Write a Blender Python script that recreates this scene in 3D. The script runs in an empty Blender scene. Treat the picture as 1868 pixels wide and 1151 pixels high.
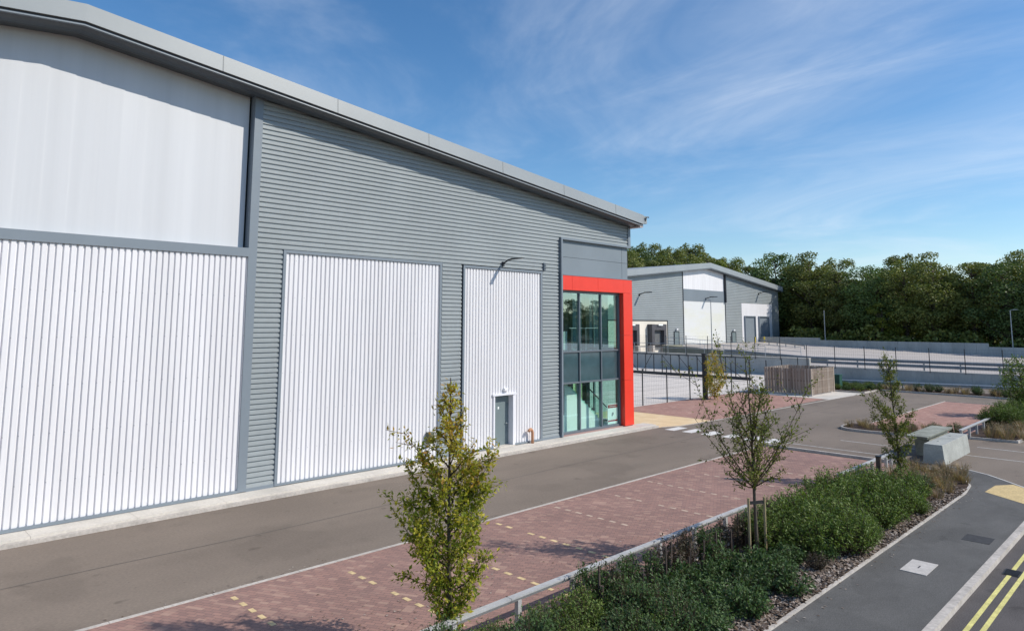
import bpy, math, random
from mathutils import Vector, Matrix, noise
R = math.radians
PI = math.pi
rnd = random.Random(7)
C = bpy.context.scene.collection
scene = bpy.context.scene

# ------------------------------------------------------------------ camera
cam_d = bpy.data.cameras.new('camera')
cam = bpy.data.objects.new('camera', cam_d)
C.objects.link(cam)
scene.camera = cam
cam_d.sensor_fit = 'HORIZONTAL'
cam_d.sensor_width = 36
cam_d.lens = 1250 / 1868 * 36
cam_d.shift_y = -(575.5 - 445.14) / 1868
cam_d.clip_start = 0.1
cam_d.clip_end = 6000
RM = ((0.70911126, 0.08337931, 0.70014935), (-0.7050866, 0.07856386, 0.70475571), (0.0037556, -0.99341613, 0.11450014))
cm = Matrix([[RM[i][0], -RM[i][1], -RM[i][2]] for i in range(3)]).to_4x4()
cm.translation = Vector((0, 0, 5.4))
cam.matrix_world = cm

# ------------------------------------------------------------------ light
SUN = Vector((0.58, -0.80, 0.78)).normalized()
sl = bpy.data.lights.new('sun', 'SUN')
sl.energy = 4.3
sl.angle = R(0.5)
sl.color = (1.0, 0.935, 0.83)
so = bpy.data.objects.new('sun', sl)
C.objects.link(so)
so.rotation_euler = SUN.to_track_quat('Z', 'Y').to_euler()
so.location = (0, 0, 60)
w = bpy.data.worlds.new('World')
scene.world = w
w.use_nodes = True
nt = w.node_tree
N, L = nt.nodes, nt.links
bg = N['Background']
bg.inputs['Strength'].default_value = 0.14
sky = N.new('ShaderNodeTexSky')
sky.sky_type = 'NISHITA'
sky.sun_disc = False
sky.sun_elevation = math.asin(SUN.z)
sky.sun_rotation = math.atan2(SUN.x, SUN.y)
sky.air_density = 1.0
sky.dust_density = 0.15
sky.ozone_density = 3.0
tc = N.new('ShaderNodeTexCoord')
sep = N.new('ShaderNodeSeparateXYZ')
L.new(tc.outputs['Generated'], sep.inputs[0])
zz = N.new('ShaderNodeMath'); zz.operation = 'MAXIMUM'; zz.inputs[1].default_value = 0.03
L.new(sep.outputs['Z'], zz.inputs[0])
za = N.new('ShaderNodeMath'); za.operation = 'ADD'; za.inputs[1].default_value = 0.12
L.new(zz.outputs[0], za.inputs[0])
dx = N.new('ShaderNodeMath'); dx.operation = 'DIVIDE'
dy = N.new('ShaderNodeMath'); dy.operation = 'DIVIDE'
L.new(sep.outputs['X'], dx.inputs[0]); L.new(za.outputs[0], dx.inputs[1])
L.new(sep.outputs['Y'], dy.inputs[0]); L.new(za.outputs[0], dy.inputs[1])
cmb = N.new('ShaderNodeCombineXYZ')
L.new(dx.outputs[0], cmb.inputs[0]); L.new(dy.outputs[0], cmb.inputs[1])


def sky_noise(rot, scale, nscale, detail, dist, lo, hi, offs):
    mp = N.new('ShaderNodeMapping')
    mp.inputs['Rotation'].default_value = (0, 0, R(rot))
    mp.inputs['Scale'].default_value = scale
    mp.inputs['Location'].default_value = offs
    L.new(cmb.outputs[0], mp.inputs[0])
    no = N.new('ShaderNodeTexNoise')
    no.inputs['Scale'].default_value = nscale
    no.inputs['Detail'].default_value = detail
    no.inputs['Roughness'].default_value = 0.6
    no.inputs['Distortion'].default_value = dist
    L.new(mp.outputs[0], no.inputs['Vector'])
    mr = N.new('ShaderNodeMapRange')
    mr.interpolation_type = 'SMOOTHSTEP'
    mr.inputs['From Min'].default_value = lo
    mr.inputs['From Max'].default_value = hi
    L.new(no.outputs['Fac'], mr.inputs['Value'])
    return mr.outputs[0]


c1 = sky_noise(-12, (1.7, 0.75, 1), 1.1, 9, 1.3, 0.46, 0.82, (6.1, 1.2, 0))
c2 = sky_noise(-8, (1.0, 0.8, 1), 0.6, 3, 0.5, 0.42, 0.66, (0.4, 5.2, 0))
mul = N.new('ShaderNodeMath'); mul.operation = 'MULTIPLY'
L.new(c1, mul.inputs[0]); L.new(c2, mul.inputs[1])
veil = sky_noise(-15, (1.2, 0.7, 1), 0.8, 6, 1.0, 0.38, 0.85, (9.4, 2.2, 0))
vm = N.new('ShaderNodeMath'); vm.operation = 'MULTIPLY_ADD'
vm.inputs[1].default_value = 0.34
L.new(veil, vm.inputs[0])
m2 = N.new('ShaderNodeMath'); m2.operation = 'MULTIPLY'; m2.inputs[1].default_value = 0.24
L.new(mul.outputs[0], m2.inputs[0]); L.new(m2.outputs[0], vm.inputs[2])
mix = N.new('ShaderNodeMix'); mix.data_type = 'RGBA'
L.new(vm.outputs[0], mix.inputs[0])
hs = N.new('ShaderNodeHueSaturation')
hs.inputs['Saturation'].default_value = 1.22
L.new(sky.outputs[0], hs.inputs['Color'])
L.new(hs.outputs[0], mix.inputs[6])
mix.inputs[7].default_value = (6.6, 7.0, 7.6, 1)
L.new(mix.outputs[2], bg.inputs['Color'])

scene.view_settings.view_transform = 'Standard'
scene.view_settings.look = 'None'
scene.view_settings.gamma = 1
scene.view_settings.use_curve_mapping = False
scene.view_settings.exposure = 0.03
scene.render.resolution_x = 1024
scene.render.resolution_y = 630
try:
    scene.cycles.max_bounces = 6
    scene.cycles.transparent_max_bounces = 12
except Exception:
    pass


# ------------------------------------------------------------------ materials
def mat(name, col, rough=0.7, metal=0.0, spec=0.5, var=0.0, vscale=3.0, col2=None, bump=0.0, bscale=40.0,
        coords='Object', stretch=(1, 1, 1), detail=6, fine=None, island=None, objrand=0.0, lo=0.35, hi=0.65, spots=None, fixings=False):
    m = bpy.data.materials.new(name)
    m.use_nodes = True
    nt = m.node_tree
    N, L = nt.nodes, nt.links
    b = N['Principled BSDF']
    b.inputs['Base Color'].default_value = (*col, 1)
    b.inputs['Roughness'].default_value = rough
    b.inputs['Metallic'].default_value = metal
    b.inputs['Specular IOR Level'].default_value = spec
    tc = N.new('ShaderNodeTexCoord')
    mp = N.new('ShaderNodeMapping')
    mp.inputs['Scale'].default_value = stretch
    L.new(tc.outputs[coords], mp.inputs[0])
    out = None
    if col2 is None and var > 0:
        col2 = tuple(max(0, c * (1 - var)) for c in col)
        col = tuple(c * (1 + var) for c in col)
    if col2 is not None:
        no = N.new('ShaderNodeTexNoise')
        no.inputs['Scale'].default_value = vscale
        no.inputs['Detail'].default_value = detail
        no.inputs['Roughness'].default_value = 0.62
        L.new(mp.outputs[0], no.inputs['Vector'])
        cr = N.new('ShaderNodeValToRGB')
        cr.color_ramp.elements[0].position = lo
        cr.color_ramp.elements[0].color = (*col2, 1)
        cr.color_ramp.elements[1].position = hi
        cr.color_ramp.elements[1].color = (*col, 1)
        L.new(no.outputs['Fac'], cr.inputs[0])
        out = cr.outputs[0]
    if fine:
        n3 = N.new('ShaderNodeTexNoise')
        n3.inputs['Scale'].default_value = fine[0]
        n3.inputs['Detail'].default_value = 4
        L.new(mp.outputs[0], n3.inputs['Vector'])
        mr = N.new('ShaderNodeMapRange')
        mr.inputs['From Min'].default_value = 0.3
        mr.inputs['From Max'].default_value = 0.7
        mr.inputs['To Min'].default_value = 1 - fine[1]
        mr.inputs['To Max'].default_value = 1 + fine[1]
        L.new(n3.outputs['Fac'], mr.inputs['Value'])
        mx = N.new('ShaderNodeMix'); mx.data_type = 'RGBA'; mx.blend_type = 'MULTIPLY'
        mx.inputs[0].default_value = 1
        if out: L.new(out, mx.inputs[6])
        else: mx.inputs[6].default_value = (*col, 1)
        L.new(mr.outputs[0], mx.inputs[7])
        out = mx.outputs[2]
    if spots:
        for k, (sc, th0, th1, dark) in enumerate(spots):
            n5 = N.new('ShaderNodeTexNoise')
            n5.inputs['Scale'].default_value = sc
            n5.inputs['Detail'].default_value = 3
            m5 = N.new('ShaderNodeMapping')
            m5.inputs['Location'].default_value = (7.3 + 5 * k, 2.1, 0)
            L.new(tc.outputs['Object'], m5.inputs[0]); L.new(m5.outputs[0], n5.inputs['Vector'])
            r5 = N.new('ShaderNodeMapRange'); r5.interpolation_type = 'SMOOTHSTEP'
            r5.inputs['From Min'].default_value = th0; r5.inputs['From Max'].default_value = th1
            r5.inputs['To Min'].default_value = 1; r5.inputs['To Max'].default_value = dark
            L.new(n5.outputs['Fac'], r5.inputs['Value'])
            mx = N.new('ShaderNodeMix'); mx.data_type = 'RGBA'; mx.blend_type = 'MULTIPLY'
            mx.inputs[0].default_value = 1
            L.new(out, mx.inputs[6]); L.new(r5.outputs[0], mx.inputs[7])
            out = mx.outputs[2]
    if fixings:
        sp = N.new('ShaderNodeSeparateXYZ'); L.new(tc.outputs['Object'], sp.inputs[0])
        res = []
        for ax, per, wd in (('X', 0.336, 0.035), ('Z', 1.24, 0.011)):
            a1 = N.new('ShaderNodeMath'); a1.operation = 'DIVIDE'; a1.inputs[1].default_value = per
            L.new(sp.outputs[ax], a1.inputs[0])
            a2 = N.new('ShaderNodeMath'); a2.operation = 'FRACT'; L.new(a1.outputs[0], a2.inputs[0])
            a3 = N.new('ShaderNodeMath'); a3.operation = 'LESS_THAN'; a3.inputs[1].default_value = wd * 2
            L.new(a2.outputs[0], a3.inputs[0]); res.append(a3.outputs[0])
        a4 = N.new('ShaderNodeMath'); a4.operation = 'MULTIPLY'
        L.new(res[0], a4.inputs[0]); L.new(res[1], a4.inputs[1])
        mx = N.new('ShaderNodeMix'); mx.data_type = 'RGBA'
        L.new(a4.outputs[0], mx.inputs[0]); L.new(out, mx.inputs[6]); mx.inputs[7].default_value = (.5, .51, .53, 1)
        out = mx.outputs[2]
    if island:
        ge = N.new('ShaderNodeNewGeometry')
        cr = N.new('ShaderNodeValToRGB')
        els = cr.color_ramp.elements
        n = len(island)
        els[0].position = 0; els[0].color = (*island[0], 1)
        els[1].position = 1; els[1].color = (*island[-1], 1)
        for i in range(1, n - 1):
            e = els.new(i / (n - 1)); e.color = (*island[i], 1)
        L.new(ge.outputs['Random Per Island'], cr.inputs[0])
        if out:
            mx = N.new('ShaderNodeMix'); mx.data_type = 'RGBA'; mx.blend_type = 'MIX'
            mx.inputs[0].default_value = 0.65
            L.new(out, mx.inputs[6]); L.new(cr.outputs[0], mx.inputs[7])
            out = mx.outputs[2]
        else:
            out = cr.outputs[0]
    if objrand > 0:
        oi = N.new('ShaderNodeObjectInfo')
        mr = N.new('ShaderNodeMapRange')
        mr.inputs['To Min'].default_value = 1 - objrand
        mr.inputs['To Max'].default_value = 1 + objrand
        L.new(oi.outputs['Random'], mr.inputs['Value'])
        mx = N.new('ShaderNodeMix'); mx.data_type = 'RGBA'; mx.blend_type = 'MULTIPLY'
        mx.inputs[0].default_value = 1
        if out: L.new(out, mx.inputs[6])
        else: mx.inputs[6].default_value = (*col, 1)
        L.new(mr.outputs[0], mx.inputs[7])
        out = mx.outputs[2]
    if out is not None:
        L.new(out, b.inputs['Base Color'])
    if bump > 0:
        n2 = N.new('ShaderNodeTexNoise')
        n2.inputs['Scale'].default_value = bscale
        n2.inputs['Detail'].default_value = 5
        L.new(mp.outputs[0], n2.inputs['Vector'])
        bp = N.new('ShaderNodeBump')
        bp.inputs['Strength'].default_value = bump
        bp.inputs['Distance'].default_value = 0.02
        L.new(n2.outputs['Fac'], bp.inputs['Height'])
        L.new(bp.outputs[0], b.inputs['Normal'])
    return m


def leaf_mat(name, cols, objrand=0.12, trans=0.3, noise_scale=0.0, col_b=None):
    m = mat(name, cols[0], rough=0.55, spec=0.35, island=cols, objrand=objrand)
    nt = m.node_tree
    N, L = nt.nodes, nt.links
    b = N['Principled BSDF']
    src = b.inputs['Base Color'].links[0].from_socket
    tr = N.new('ShaderNodeBsdfTranslucent')
    mx2 = N.new('ShaderNodeMix'); mx2.data_type = 'RGBA'; mx2.blend_type = 'MULTIPLY'
    mx2.inputs[0].default_value = 1
    mx2.inputs[7].default_value = (1.25, 1.35, 0.55, 1)
    L.new(src, mx2.inputs[6])
    L.new(mx2.outputs[2], tr.inputs['Color'])
    ms = N.new('ShaderNodeMixShader')
    ms.inputs[0].default_value = trans
    L.new(b.outputs[0], ms.inputs[1]); L.new(tr.outputs[0], ms.inputs[2])
    L.new(ms.outputs[0], N['Material Output'].inputs['Surface'])
    return m


def paver_mat(name, c1, c2, c3, mortar, bw, bh, rot=0.0, dirt=0.12):
    m = bpy.data.materials.new(name)
    m.use_nodes = True
    nt = m.node_tree
    N, L = nt.nodes, nt.links
    b = N['Principled BSDF']
    b.inputs['Roughness'].default_value = 0.85
    tc = N.new('ShaderNodeTexCoord')
    mp = N.new('ShaderNodeMapping')
    mp.inputs['Rotation'].default_value = (0, 0, rot)
    L.new(tc.outputs['Object'], mp.inputs[0])
    br = N.new('ShaderNodeTexBrick')
    br.inputs['Scale'].default_value = 1
    br.inputs['Brick Width'].default_value = bw
    br.inputs['Row Height'].default_value = bh
    br.inputs['Mortar Size'].default_value = 0.006
    br.inputs['Mortar Smooth'].default_value = 0.3
    br.inputs['Bias'].default_value = -0.1
    br.inputs['Color1'].default_value = (*c1, 1)
    br.inputs['Color2'].default_value = (*c2, 1)
    br.inputs['Mortar'].default_value = (*mortar, 1)
    L.new(mp.outputs[0], br.inputs['Vector'])
    # patches
    no = N.new('ShaderNodeTexNoise')
    no.inputs['Scale'].default_value = 0.55
    no.inputs['Detail'].default_value = 7
    no.inputs['Roughness'].default_value = 0.65
    L.new(tc.outputs['Object'], no.inputs['Vector'])
    mr = N.new('ShaderNodeMapRange')
    mr.inputs['From Min'].default_value = 0.3; mr.inputs['From Max'].default_value = 0.7
    mr.inputs['To Min'].default_value = 1 - dirt; mr.inputs['To Max'].default_value = 1 + dirt
    L.new(no.outputs['Fac'], mr.inputs['Value'])
    # single odd bricks
    n4 = N.new('ShaderNodeTexWhiteNoise')
    vv = N.new('ShaderNodeVectorMath'); vv.operation = 'DIVIDE'
    vv.inputs[1].default_value = (bw, bh, 1)
    L.new(mp.outputs[0], vv.inputs[0])
    fl = N.new('ShaderNodeVectorMath'); fl.operation = 'FLOOR'
    L.new(vv.outputs[0], fl.inputs[0])
    L.new(fl.outputs[0], n4.inputs['Vector'])
    m3 = N.new('ShaderNodeMapRange')
    m3.inputs['From Min'].default_value = 0.80; m3.inputs['From Max'].default_value = 1.0
    m3.inputs['To Min'].default_value = 0.0; m3.inputs['To Max'].default_value = 0.75
    L.new(n4.outputs['Value'], m3.inputs['Value'])
    mxa = N.new('ShaderNodeMix'); mxa.data_type = 'RGBA'
    L.new(m3.outputs[0], mxa.inputs[0])
    L.new(br.outputs['Color'], mxa.inputs[6])
    mxa.inputs[7].default_value = (*c3, 1)
    mx = N.new('ShaderNodeMix'); mx.data_type = 'RGBA'; mx.blend_type = 'MULTIPLY'
    mx.inputs[0].default_value = 1
    L.new(mxa.outputs[2], mx.inputs[6]); L.new(mr.outputs[0], mx.inputs[7])
    L.new(mx.outputs[2], b.inputs['Base Color'])
    bp = N.new('ShaderNodeBump')
    bp.inputs['Strength'].default_value = 0.35
    bp.inputs['Distance'].default_value = 0.01
    bp.invert = True
    L.new(br.outputs['Fac'], bp.inputs['Height'])
    L.new(bp.outputs[0], b.inputs['Normal'])
    return m


def glass_mat(name, tint, refl_tint=(0.62, 0.86, 1), base=0.10):
    m = bpy.data.materials.new(name)
    m.use_nodes = True
    nt = m.node_tree
    N, L = nt.nodes, nt.links
    N.remove(N['Principled BSDF'])
    tr = N.new('ShaderNodeBsdfTransparent')
    tr.inputs['Color'].default_value = (*tint, 1)
    gl = N.new('ShaderNodeBsdfGlossy')
    gl.inputs['Color'].default_value = (*refl_tint, 1)
    gl.inputs['Roughness'].default_value = 0.008
    ge = N.new('ShaderNodeNewGeometry')
    dt = N.new('ShaderNodeVectorMath'); dt.operation = 'DOT_PRODUCT'
    L.new(ge.outputs['Normal'], dt.inputs[0]); L.new(ge.outputs['Incoming'], dt.inputs[1])
    ab = N.new('ShaderNodeMath'); ab.operation = 'ABSOLUTE'
    L.new(dt.outputs['Value'], ab.inputs[0])
    om = N.new('ShaderNodeMath'); om.operation = 'SUBTRACT'; om.inputs[0].default_value = 1
    L.new(ab.outputs[0], om.inputs[1])
    fr = N.new('ShaderNodeMath'); fr.operation = 'POWER'; fr.inputs[1].default_value = 4
    L.new(om.outputs[0], fr.inputs[0])
    ad = N.new('ShaderNodeMath'); ad.operation = 'ADD'; ad.inputs[1].default_value = base
    ad.use_clamp = True
    L.new(fr.outputs[0], ad.inputs[0])
    ms = N.new('ShaderNodeMixShader')
    L.new(ad.outputs[0], ms.inputs[0])
    L.new(tr.outputs[0], ms.inputs[1]); L.new(gl.outputs[0], ms.inputs[2])
    L.new(ms.outputs[0], N['Material Output'].inputs['Surface'])
    return m


M = {}
M['clad'] = mat('grey_cladding', (0.31, 0.34, 0.35), 0.42, 0.0, 0.5, var=0.06, vscale=0.35, fine=(6, 0.04))
M['clad_flat'] = mat('flat_grey_panel', (0.20, 0.235, 0.265), 0.45, 0, 0.5, var=0.05, vscale=0.5)
M['trim'] = mat('grey_trim', (0.20, 0.235, 0.27), 0.4, 0, 0.5, var=0.04, vscale=0.7)
M['white'] = mat('white_cladding', (0.76, 0.75, 0.765), 0.4, 0, 0.5, var=0.04, vscale=0.9, stretch=(1.4, 1, 0.12), fine=(3, 0.025), fixings=True)
M['upper'] = mat('pale_upper_panel', (0.62, 0.63, 0.65), 0.4, 0, 0.5, var=0.05, vscale=0.9, stretch=(1.5, 1, 0.04))
M['fascia'] = mat('fascia_metal', (0.30, 0.325, 0.335), 0.38, 0.0, 0.5, var=0.05, vscale=0.35)
M['soffit'] = mat('soffit_metal', (0.07, 0.085, 0.10), 0.35, 0, 0.5, var=0.05)
M['roof'] = mat('roof_sheet', (0.32, 0.34, 0.35), 0.5, 0, 0.5, var=0.06)
M['red'] = mat('red_panel', (0.80, 0.045, 0.022), 0.32, 0, 0.5, var=0.03, vscale=1.2)
M['dark'] = mat('dark_metal', (0.022, 0.026, 0.032), 0.45, 0, 0.5, var=0.1)
M['mullion'] = mat('mullion_metal', (0.15, 0.175, 0.20), 0.35, 0.2, 0.5, var=0.05)
M['galv'] = mat('galvanised_steel', (0.42, 0.45, 0.48), 0.42, 0.6, 0.5, var=0.12, vscale=5)
M['conc'] = mat('pale_concrete', (0.60, 0.56, 0.50), 0.9, 0, 0.3, var=0.1, vscale=0.8, fine=(14, 0.08), bump=0.2)
M['conc_wall'] = mat('wall_concrete', (0.42, 0.42, 0.40), 0.9, 0, 0.3, var=0.12, vscale=0.6, stretch=(1, 1, 0.3), fine=(10, 0.06), bump=0.2)
M['conc_block'] = mat('block_concrete', (0.38, 0.39, 0.365), 0.9, 0, 0.3, var=0.14, vscale=1.6, fine=(18, 0.1), bump=0.35, bscale=30)
M['conc_block_old'] = mat('weathered_concrete', (0.27, 0.28, 0.24), 0.95, 0, 0.3, var=0.25, vscale=1.8, fine=(18, 0.14), bump=0.4, bscale=30)
M['yard'] = mat('yard_concrete', (0.66, 0.60, 0.545), 0.9, 0, 0.3, var=0.09, vscale=0.5, stretch=(1.6, 0.25, 1), fine=(5, 0.07))
M['upper_yard'] = mat('upper_yard_concrete', (0.46, 0.42, 0.39), 0.9, 0, 0.3, var=0.08, vscale=0.10, stretch=(2.0, 0.3, 1), fine=(0.8, 0.05))
M['asphalt'] = mat('asphalt', (0.205, 0.166, 0.134), 0.9, 0, 0.35, var=0.11, vscale=0.3, stretch=(0.55, 1.25, 1), fine=(26, 0.14), bump=0.4, bscale=110, spots=[(1.3, .66, .74, .72), (.35, .56, .62, .9), (6, .72, .76, .7)])
M['path'] = mat('path_asphalt', (0.115, 0.112, 0.108), 0.9, 0, 0.35, var=0.13, vscale=0.7, stretch=(0.6, 1.3, 1), fine=(45, 0.24), bump=0.35, bscale=140, spots=[(1.6, .64, .72, .8), (.6, .56, .60, .9), (9, .70, .74, .65)])
M['road'] = mat('road_asphalt', (0.10, 0.09, 0.088), 0.92, 0, 0.35, var=0.14, vscale=0.9, fine=(50, 0.4), bump=0.5, bscale=90, spots=[(2.2, .62, .70, .75)])
M['brick'] = paver_mat('red_block_paving', (0.33, 0.19, 0.155), (0.245, 0.145, 0.125), (0.42, 0.27, 0.21), (0.16, 0.11, 0.095), 0.2, 0.1, R(62))
M['brick2'] = paver_mat('far_red_block_paving', (0.42, 0.225, 0.175), (0.34, 0.185, 0.15), (0.50, 0.34, 0.27), (0.25, 0.15, 0.12), 0.2, 0.1, R(45), 0.15)
M['tan'] = paver_mat('tan_paving', (0.78, 0.57, 0.33), (0.72, 0.52, 0.30), (0.80, 0.62, 0.40), (0.58, 0.42, 0.26), 0.4, 0.4, 0, 0.06)
M['kerb'] = mat('kerb_concrete', (0.48, 0.44, 0.40), 0.9, 0, 0.3, var=0.14, vscale=1.5, fine=(12, 0.12), bump=0.25)
M['white_paint'] = mat('white_road_paint', (0.72, 0.70, 0.66), 0.7, 0, 0.4, var=0.08, vscale=4, fine=(22, 0.12))
M['thin_paint'] = mat('worn_white_paint', (0.50, 0.49, 0.47), 0.8, 0, 0.4, var=0.25, vscale=5, fine=(30, 0.2))
M['cream'] = mat('cream_bay_blocks', (0.66, 0.50, 0.27), 0.85, 0, 0.4, var=0.18, vscale=5)
M['cream_pale'] = mat('pale_bay_blocks', (0.50, 0.38, 0.30), 0.85, 0, 0.4, var=0.2, vscale=3)
M['yellow'] = mat('yellow_road_paint', (0.66, 0.60, 0.22), 0.8, 0, 0.4, var=0.15, vscale=4, fine=(30, 0.2))
M['tactile'] = mat('buff_tactile_paving', (0.60, 0.45, 0.22), 0.85, 0, 0.4, var=0.1, vscale=4, fine=(20, 0.15))
M['iron'] = mat('cast_iron', (0.035, 0.035, 0.038), 0.6, 0.3, 0.5, var=0.2, vscale=10)
M['cover'] = mat('cover_concrete', (0.52, 0.49, 0.46), 0.85, 0, 0.3, var=0.1, vscale=6, fine=(40, 0.1))
M['earth'] = mat('earth_ground', (0.10, 0.095, 0.06), 1, 0, 0.1, var=0.3, vscale=0.2)
M['litter'] = mat('leaf_litter', (0.045, 0.045, 0.025), 1, 0, 0.1, var=0.4, vscale=0.5)
M['mulch'] = mat('bark_mulch_ground', (0.11, 0.08, 0.065), 1, 0, 0.1, col2=(0.045, 0.032, 0.026), vscale=7, fine=(40, 0.4), bump=1.0, bscale=40)
M['chips'] = mat('bark_chips', (0.2, 0.16, 0.13), 0.95, 0, 0.2, island=[(0.30, 0.25, 0.21), (0.11, 0.075, 0.055), (0.20, 0.145, 0.11), (0.42, 0.37, 0.33), (0.13, 0.09, 0.07)])
M['timber'] = mat('weathered_timber', (0.27, 0.22, 0.18), 0.85, 0, 0.2, island=[(0.50, 0.42, 0.35), (0.24, 0.18, 0.14), (0.56, 0.48, 0.41), (0.34, 0.26, 0.21), (0.44, 0.36, 0.30)], var=0.3, vscale=3, stretch=(6, 6, 0.5))
M['stake'] = mat('timber_stake', (0.34, 0.27, 0.16), 0.85, 0, 0.2, var=0.2, vscale=8, stretch=(4, 4, 0.4))
M['guard_tube'] = mat('brown_guard_tube', (0.085, 0.065, 0.055), 0.7, 0, 0.3, var=0.2, vscale=5)
M['rail'] = mat('painted_knee_rail', (0.44, 0.44, 0.44), 0.6, 0.0, 0.4, var=0.10, vscale=3, fine=(15, 0.07))
M['bark'] = mat('tree_bark', (0.105, 0.085, 0.068), 0.95, 0, 0.2, var=0.3, vscale=8, stretch=(3, 3, 0.6), bump=0.6, bscale=25)
M['twig'] = mat('twig_bark', (0.09, 0.06, 0.045), 0.9, 0, 0.2, var=0.25, vscale=10)
M['door'] = mat('grey_door', (0.17, 0.215, 0.225), 0.4, 0, 0.5, var=0.03)
M['white_trim'] = mat('white_trim', (0.78, 0.78, 0.82), 0.4, 0, 0.5, var=0.02)
M['black'] = mat('black_rubber', (0.022, 0.022, 0.024), 0.7, 0, 0.4, var=0.2)
M['shelter'] = mat('dock_shelter', (0.075, 0.075, 0.085), 0.65, 0, 0.4, var=0.15)
M['green_box'] = mat('green_cabinet', (0.015, 0.075, 0.055), 0.5, 0, 0.5, var=0.1)
M['terracotta'] = mat('terracotta_pipe', (0.50, 0.25, 0.14), 0.6, 0, 0.4, var=0.08, vscale=8)
M['yellowp'] = mat('yellow_bollard_paint', (0.65, 0.5, 0.05), 0.5, 0, 0.5, var=0.05)
M['ramp_wall'] = mat('olive_concrete', (0.23, 0.225, 0.175), 0.9, 0, 0.3, var=0.12, vscale=0.7, fine=(8, 0.06))
M['glass'] = glass_mat('green_tinted_glass', (0.80, 0.97, 0.91), base=0.13)
M['glass_up'] = glass_mat('sky_reflection_upper_glass', (0.70, 0.90, 0.86), refl_tint=(0.72, 0.92, 1), base=0.34)  # raised, blue-tinted mirror share stands in for bright sky reflected in the upper panes
M['balu'] = glass_mat('balustrade_glass', (0.75, 0.92, 0.87), base=0.05)
M['spandrel'] = mat('spandrel_glass', (0.055, 0.10, 0.115), 0.06, 0, 0.9, var=0.15, vscale=1.4)
M['room'] = mat('room_wall', (0.80, 0.83, 0.80), 0.8, 0, 0.3, var=0.02)
M['blind'] = mat('pale_slat_wall', (0.85, 0.85, 0.58), 0.7, 0, 0.3, var=0.03, vscale=5)
M['room_floor'] = mat('room_floor', (0.30, 0.32, 0.33), 0.35, 0, 0.5, var=0.05)
M['charcoal'] = mat('charcoal_fabric', (0.03, 0.035, 0.042), 0.8, 0, 0.3, var=0.15)
M['maroon'] = mat('maroon_print', (0.30, 0.02, 0.03), 0.6, 0, 0.4, var=0.02)
M['paper'] = mat('white_print', (0.80, 0.84, 0.82), 0.6, 0, 0.4, var=0.01)
M['lens'] = mat('lamp_diffuser', (0.82, 0.82, 0.84), 0.3, 0, 0.5, var=0.02)
M['pale_lime'] = mat('faded_print_wall', (0.72, 0.73, 0.72), 0.5, 0, 0.4, col2=(0.70, 0.70, 0.58), vscale=0.25, stretch=(0.5, 1, 1.6), lo=0.25, hi=0.5)
YG = [(0.42, 0.41, 0.05), (0.22, 0.27, 0.035), (0.58, 0.48, 0.06), (0.13, 0.18, 0.03), (0.34, 0.37, 0.045)]
M['leaf_near'] = leaf_mat('yellow_green_leaves', YG, 0.05, 0.38)
M['leaf_tip'] = leaf_mat('orange_tip_leaves', [(0.56, 0.46, 0.07), (0.46, 0.44, 0.06), (0.52, 0.28, 0.07), (0.36, 0.38, 0.05)], 0.05, 0.4)
M['leaf_mid'] = leaf_mat('olive_leaves', [(0.14, 0.18, 0.04), (0.20, 0.23, 0.05), (0.10, 0.13, 0.03), (0.27, 0.25, 0.07), (0.15, 0.17, 0.06)], 0.05, 0.33)
M['leaf_dark'] = leaf_mat('shrub_leaves', [(0.055, 0.105, 0.03), (0.09, 0.155, 0.045), (0.12, 0.19, 0.06), (0.04, 0.075, 0.026), (0.10, 0.16, 0.07)], 0.15, 0.2)
M['leaf_shrub'] = leaf_mat('bright_shrub_leaves', [(0.105, 0.17, 0.035), (0.16, 0.23, 0.05), (0.07, 0.12, 0.028), (0.21, 0.27, 0.06), (0.13, 0.19, 0.045)], 0.15, 0.25)
M['leaf_red'] = leaf_mat('bronze_shrub_leaves', [(0.10, 0.065, 0.05), (0.14, 0.10, 0.08), (0.06, 0.055, 0.035), (0.09, 0.085, 0.05)], 0.15, 0.2)
M['dry'] = leaf_mat('dry_grass_blades', [(0.40, 0.27, 0.18), (0.28, 0.18, 0.12), (0.33, 0.26, 0.17), (0.20, 0.14, 0.10), (0.19, 0.20, 0.09)], 0.15, 0.2)
M['wood_a'] = leaf_mat('woodland_leaves', [(0.15, 0.18, 0.045), (0.21, 0.235, 0.055), (0.10, 0.135, 0.035), (0.27, 0.27, 0.07), (0.16, 0.18, 0.055)], 0.32, 0.22)
M['wood_c'] = leaf_mat('olive_woodland_leaves', [(0.14, 0.16, 0.04), (0.19, 0.20, 0.05), (0.09, 0.12, 0.035), (0.16, 0.17, 0.06)], 0.3, 0.22)
M['wood_d'] = leaf_mat('deep_green_woodland_leaves', [(0.08, 0.125, 0.036), (0.11, 0.16, 0.045), (0.06, 0.095, 0.03), (0.13, 0.17, 0.055)], 0.3, 0.22)
M['wood_b'] = leaf_mat('bright_woodland_leaves', [(0.16, 0.19, 0.03), (0.22, 0.25, 0.035), (0.11, 0.14, 0.02)], 0.1, 0.25)


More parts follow.
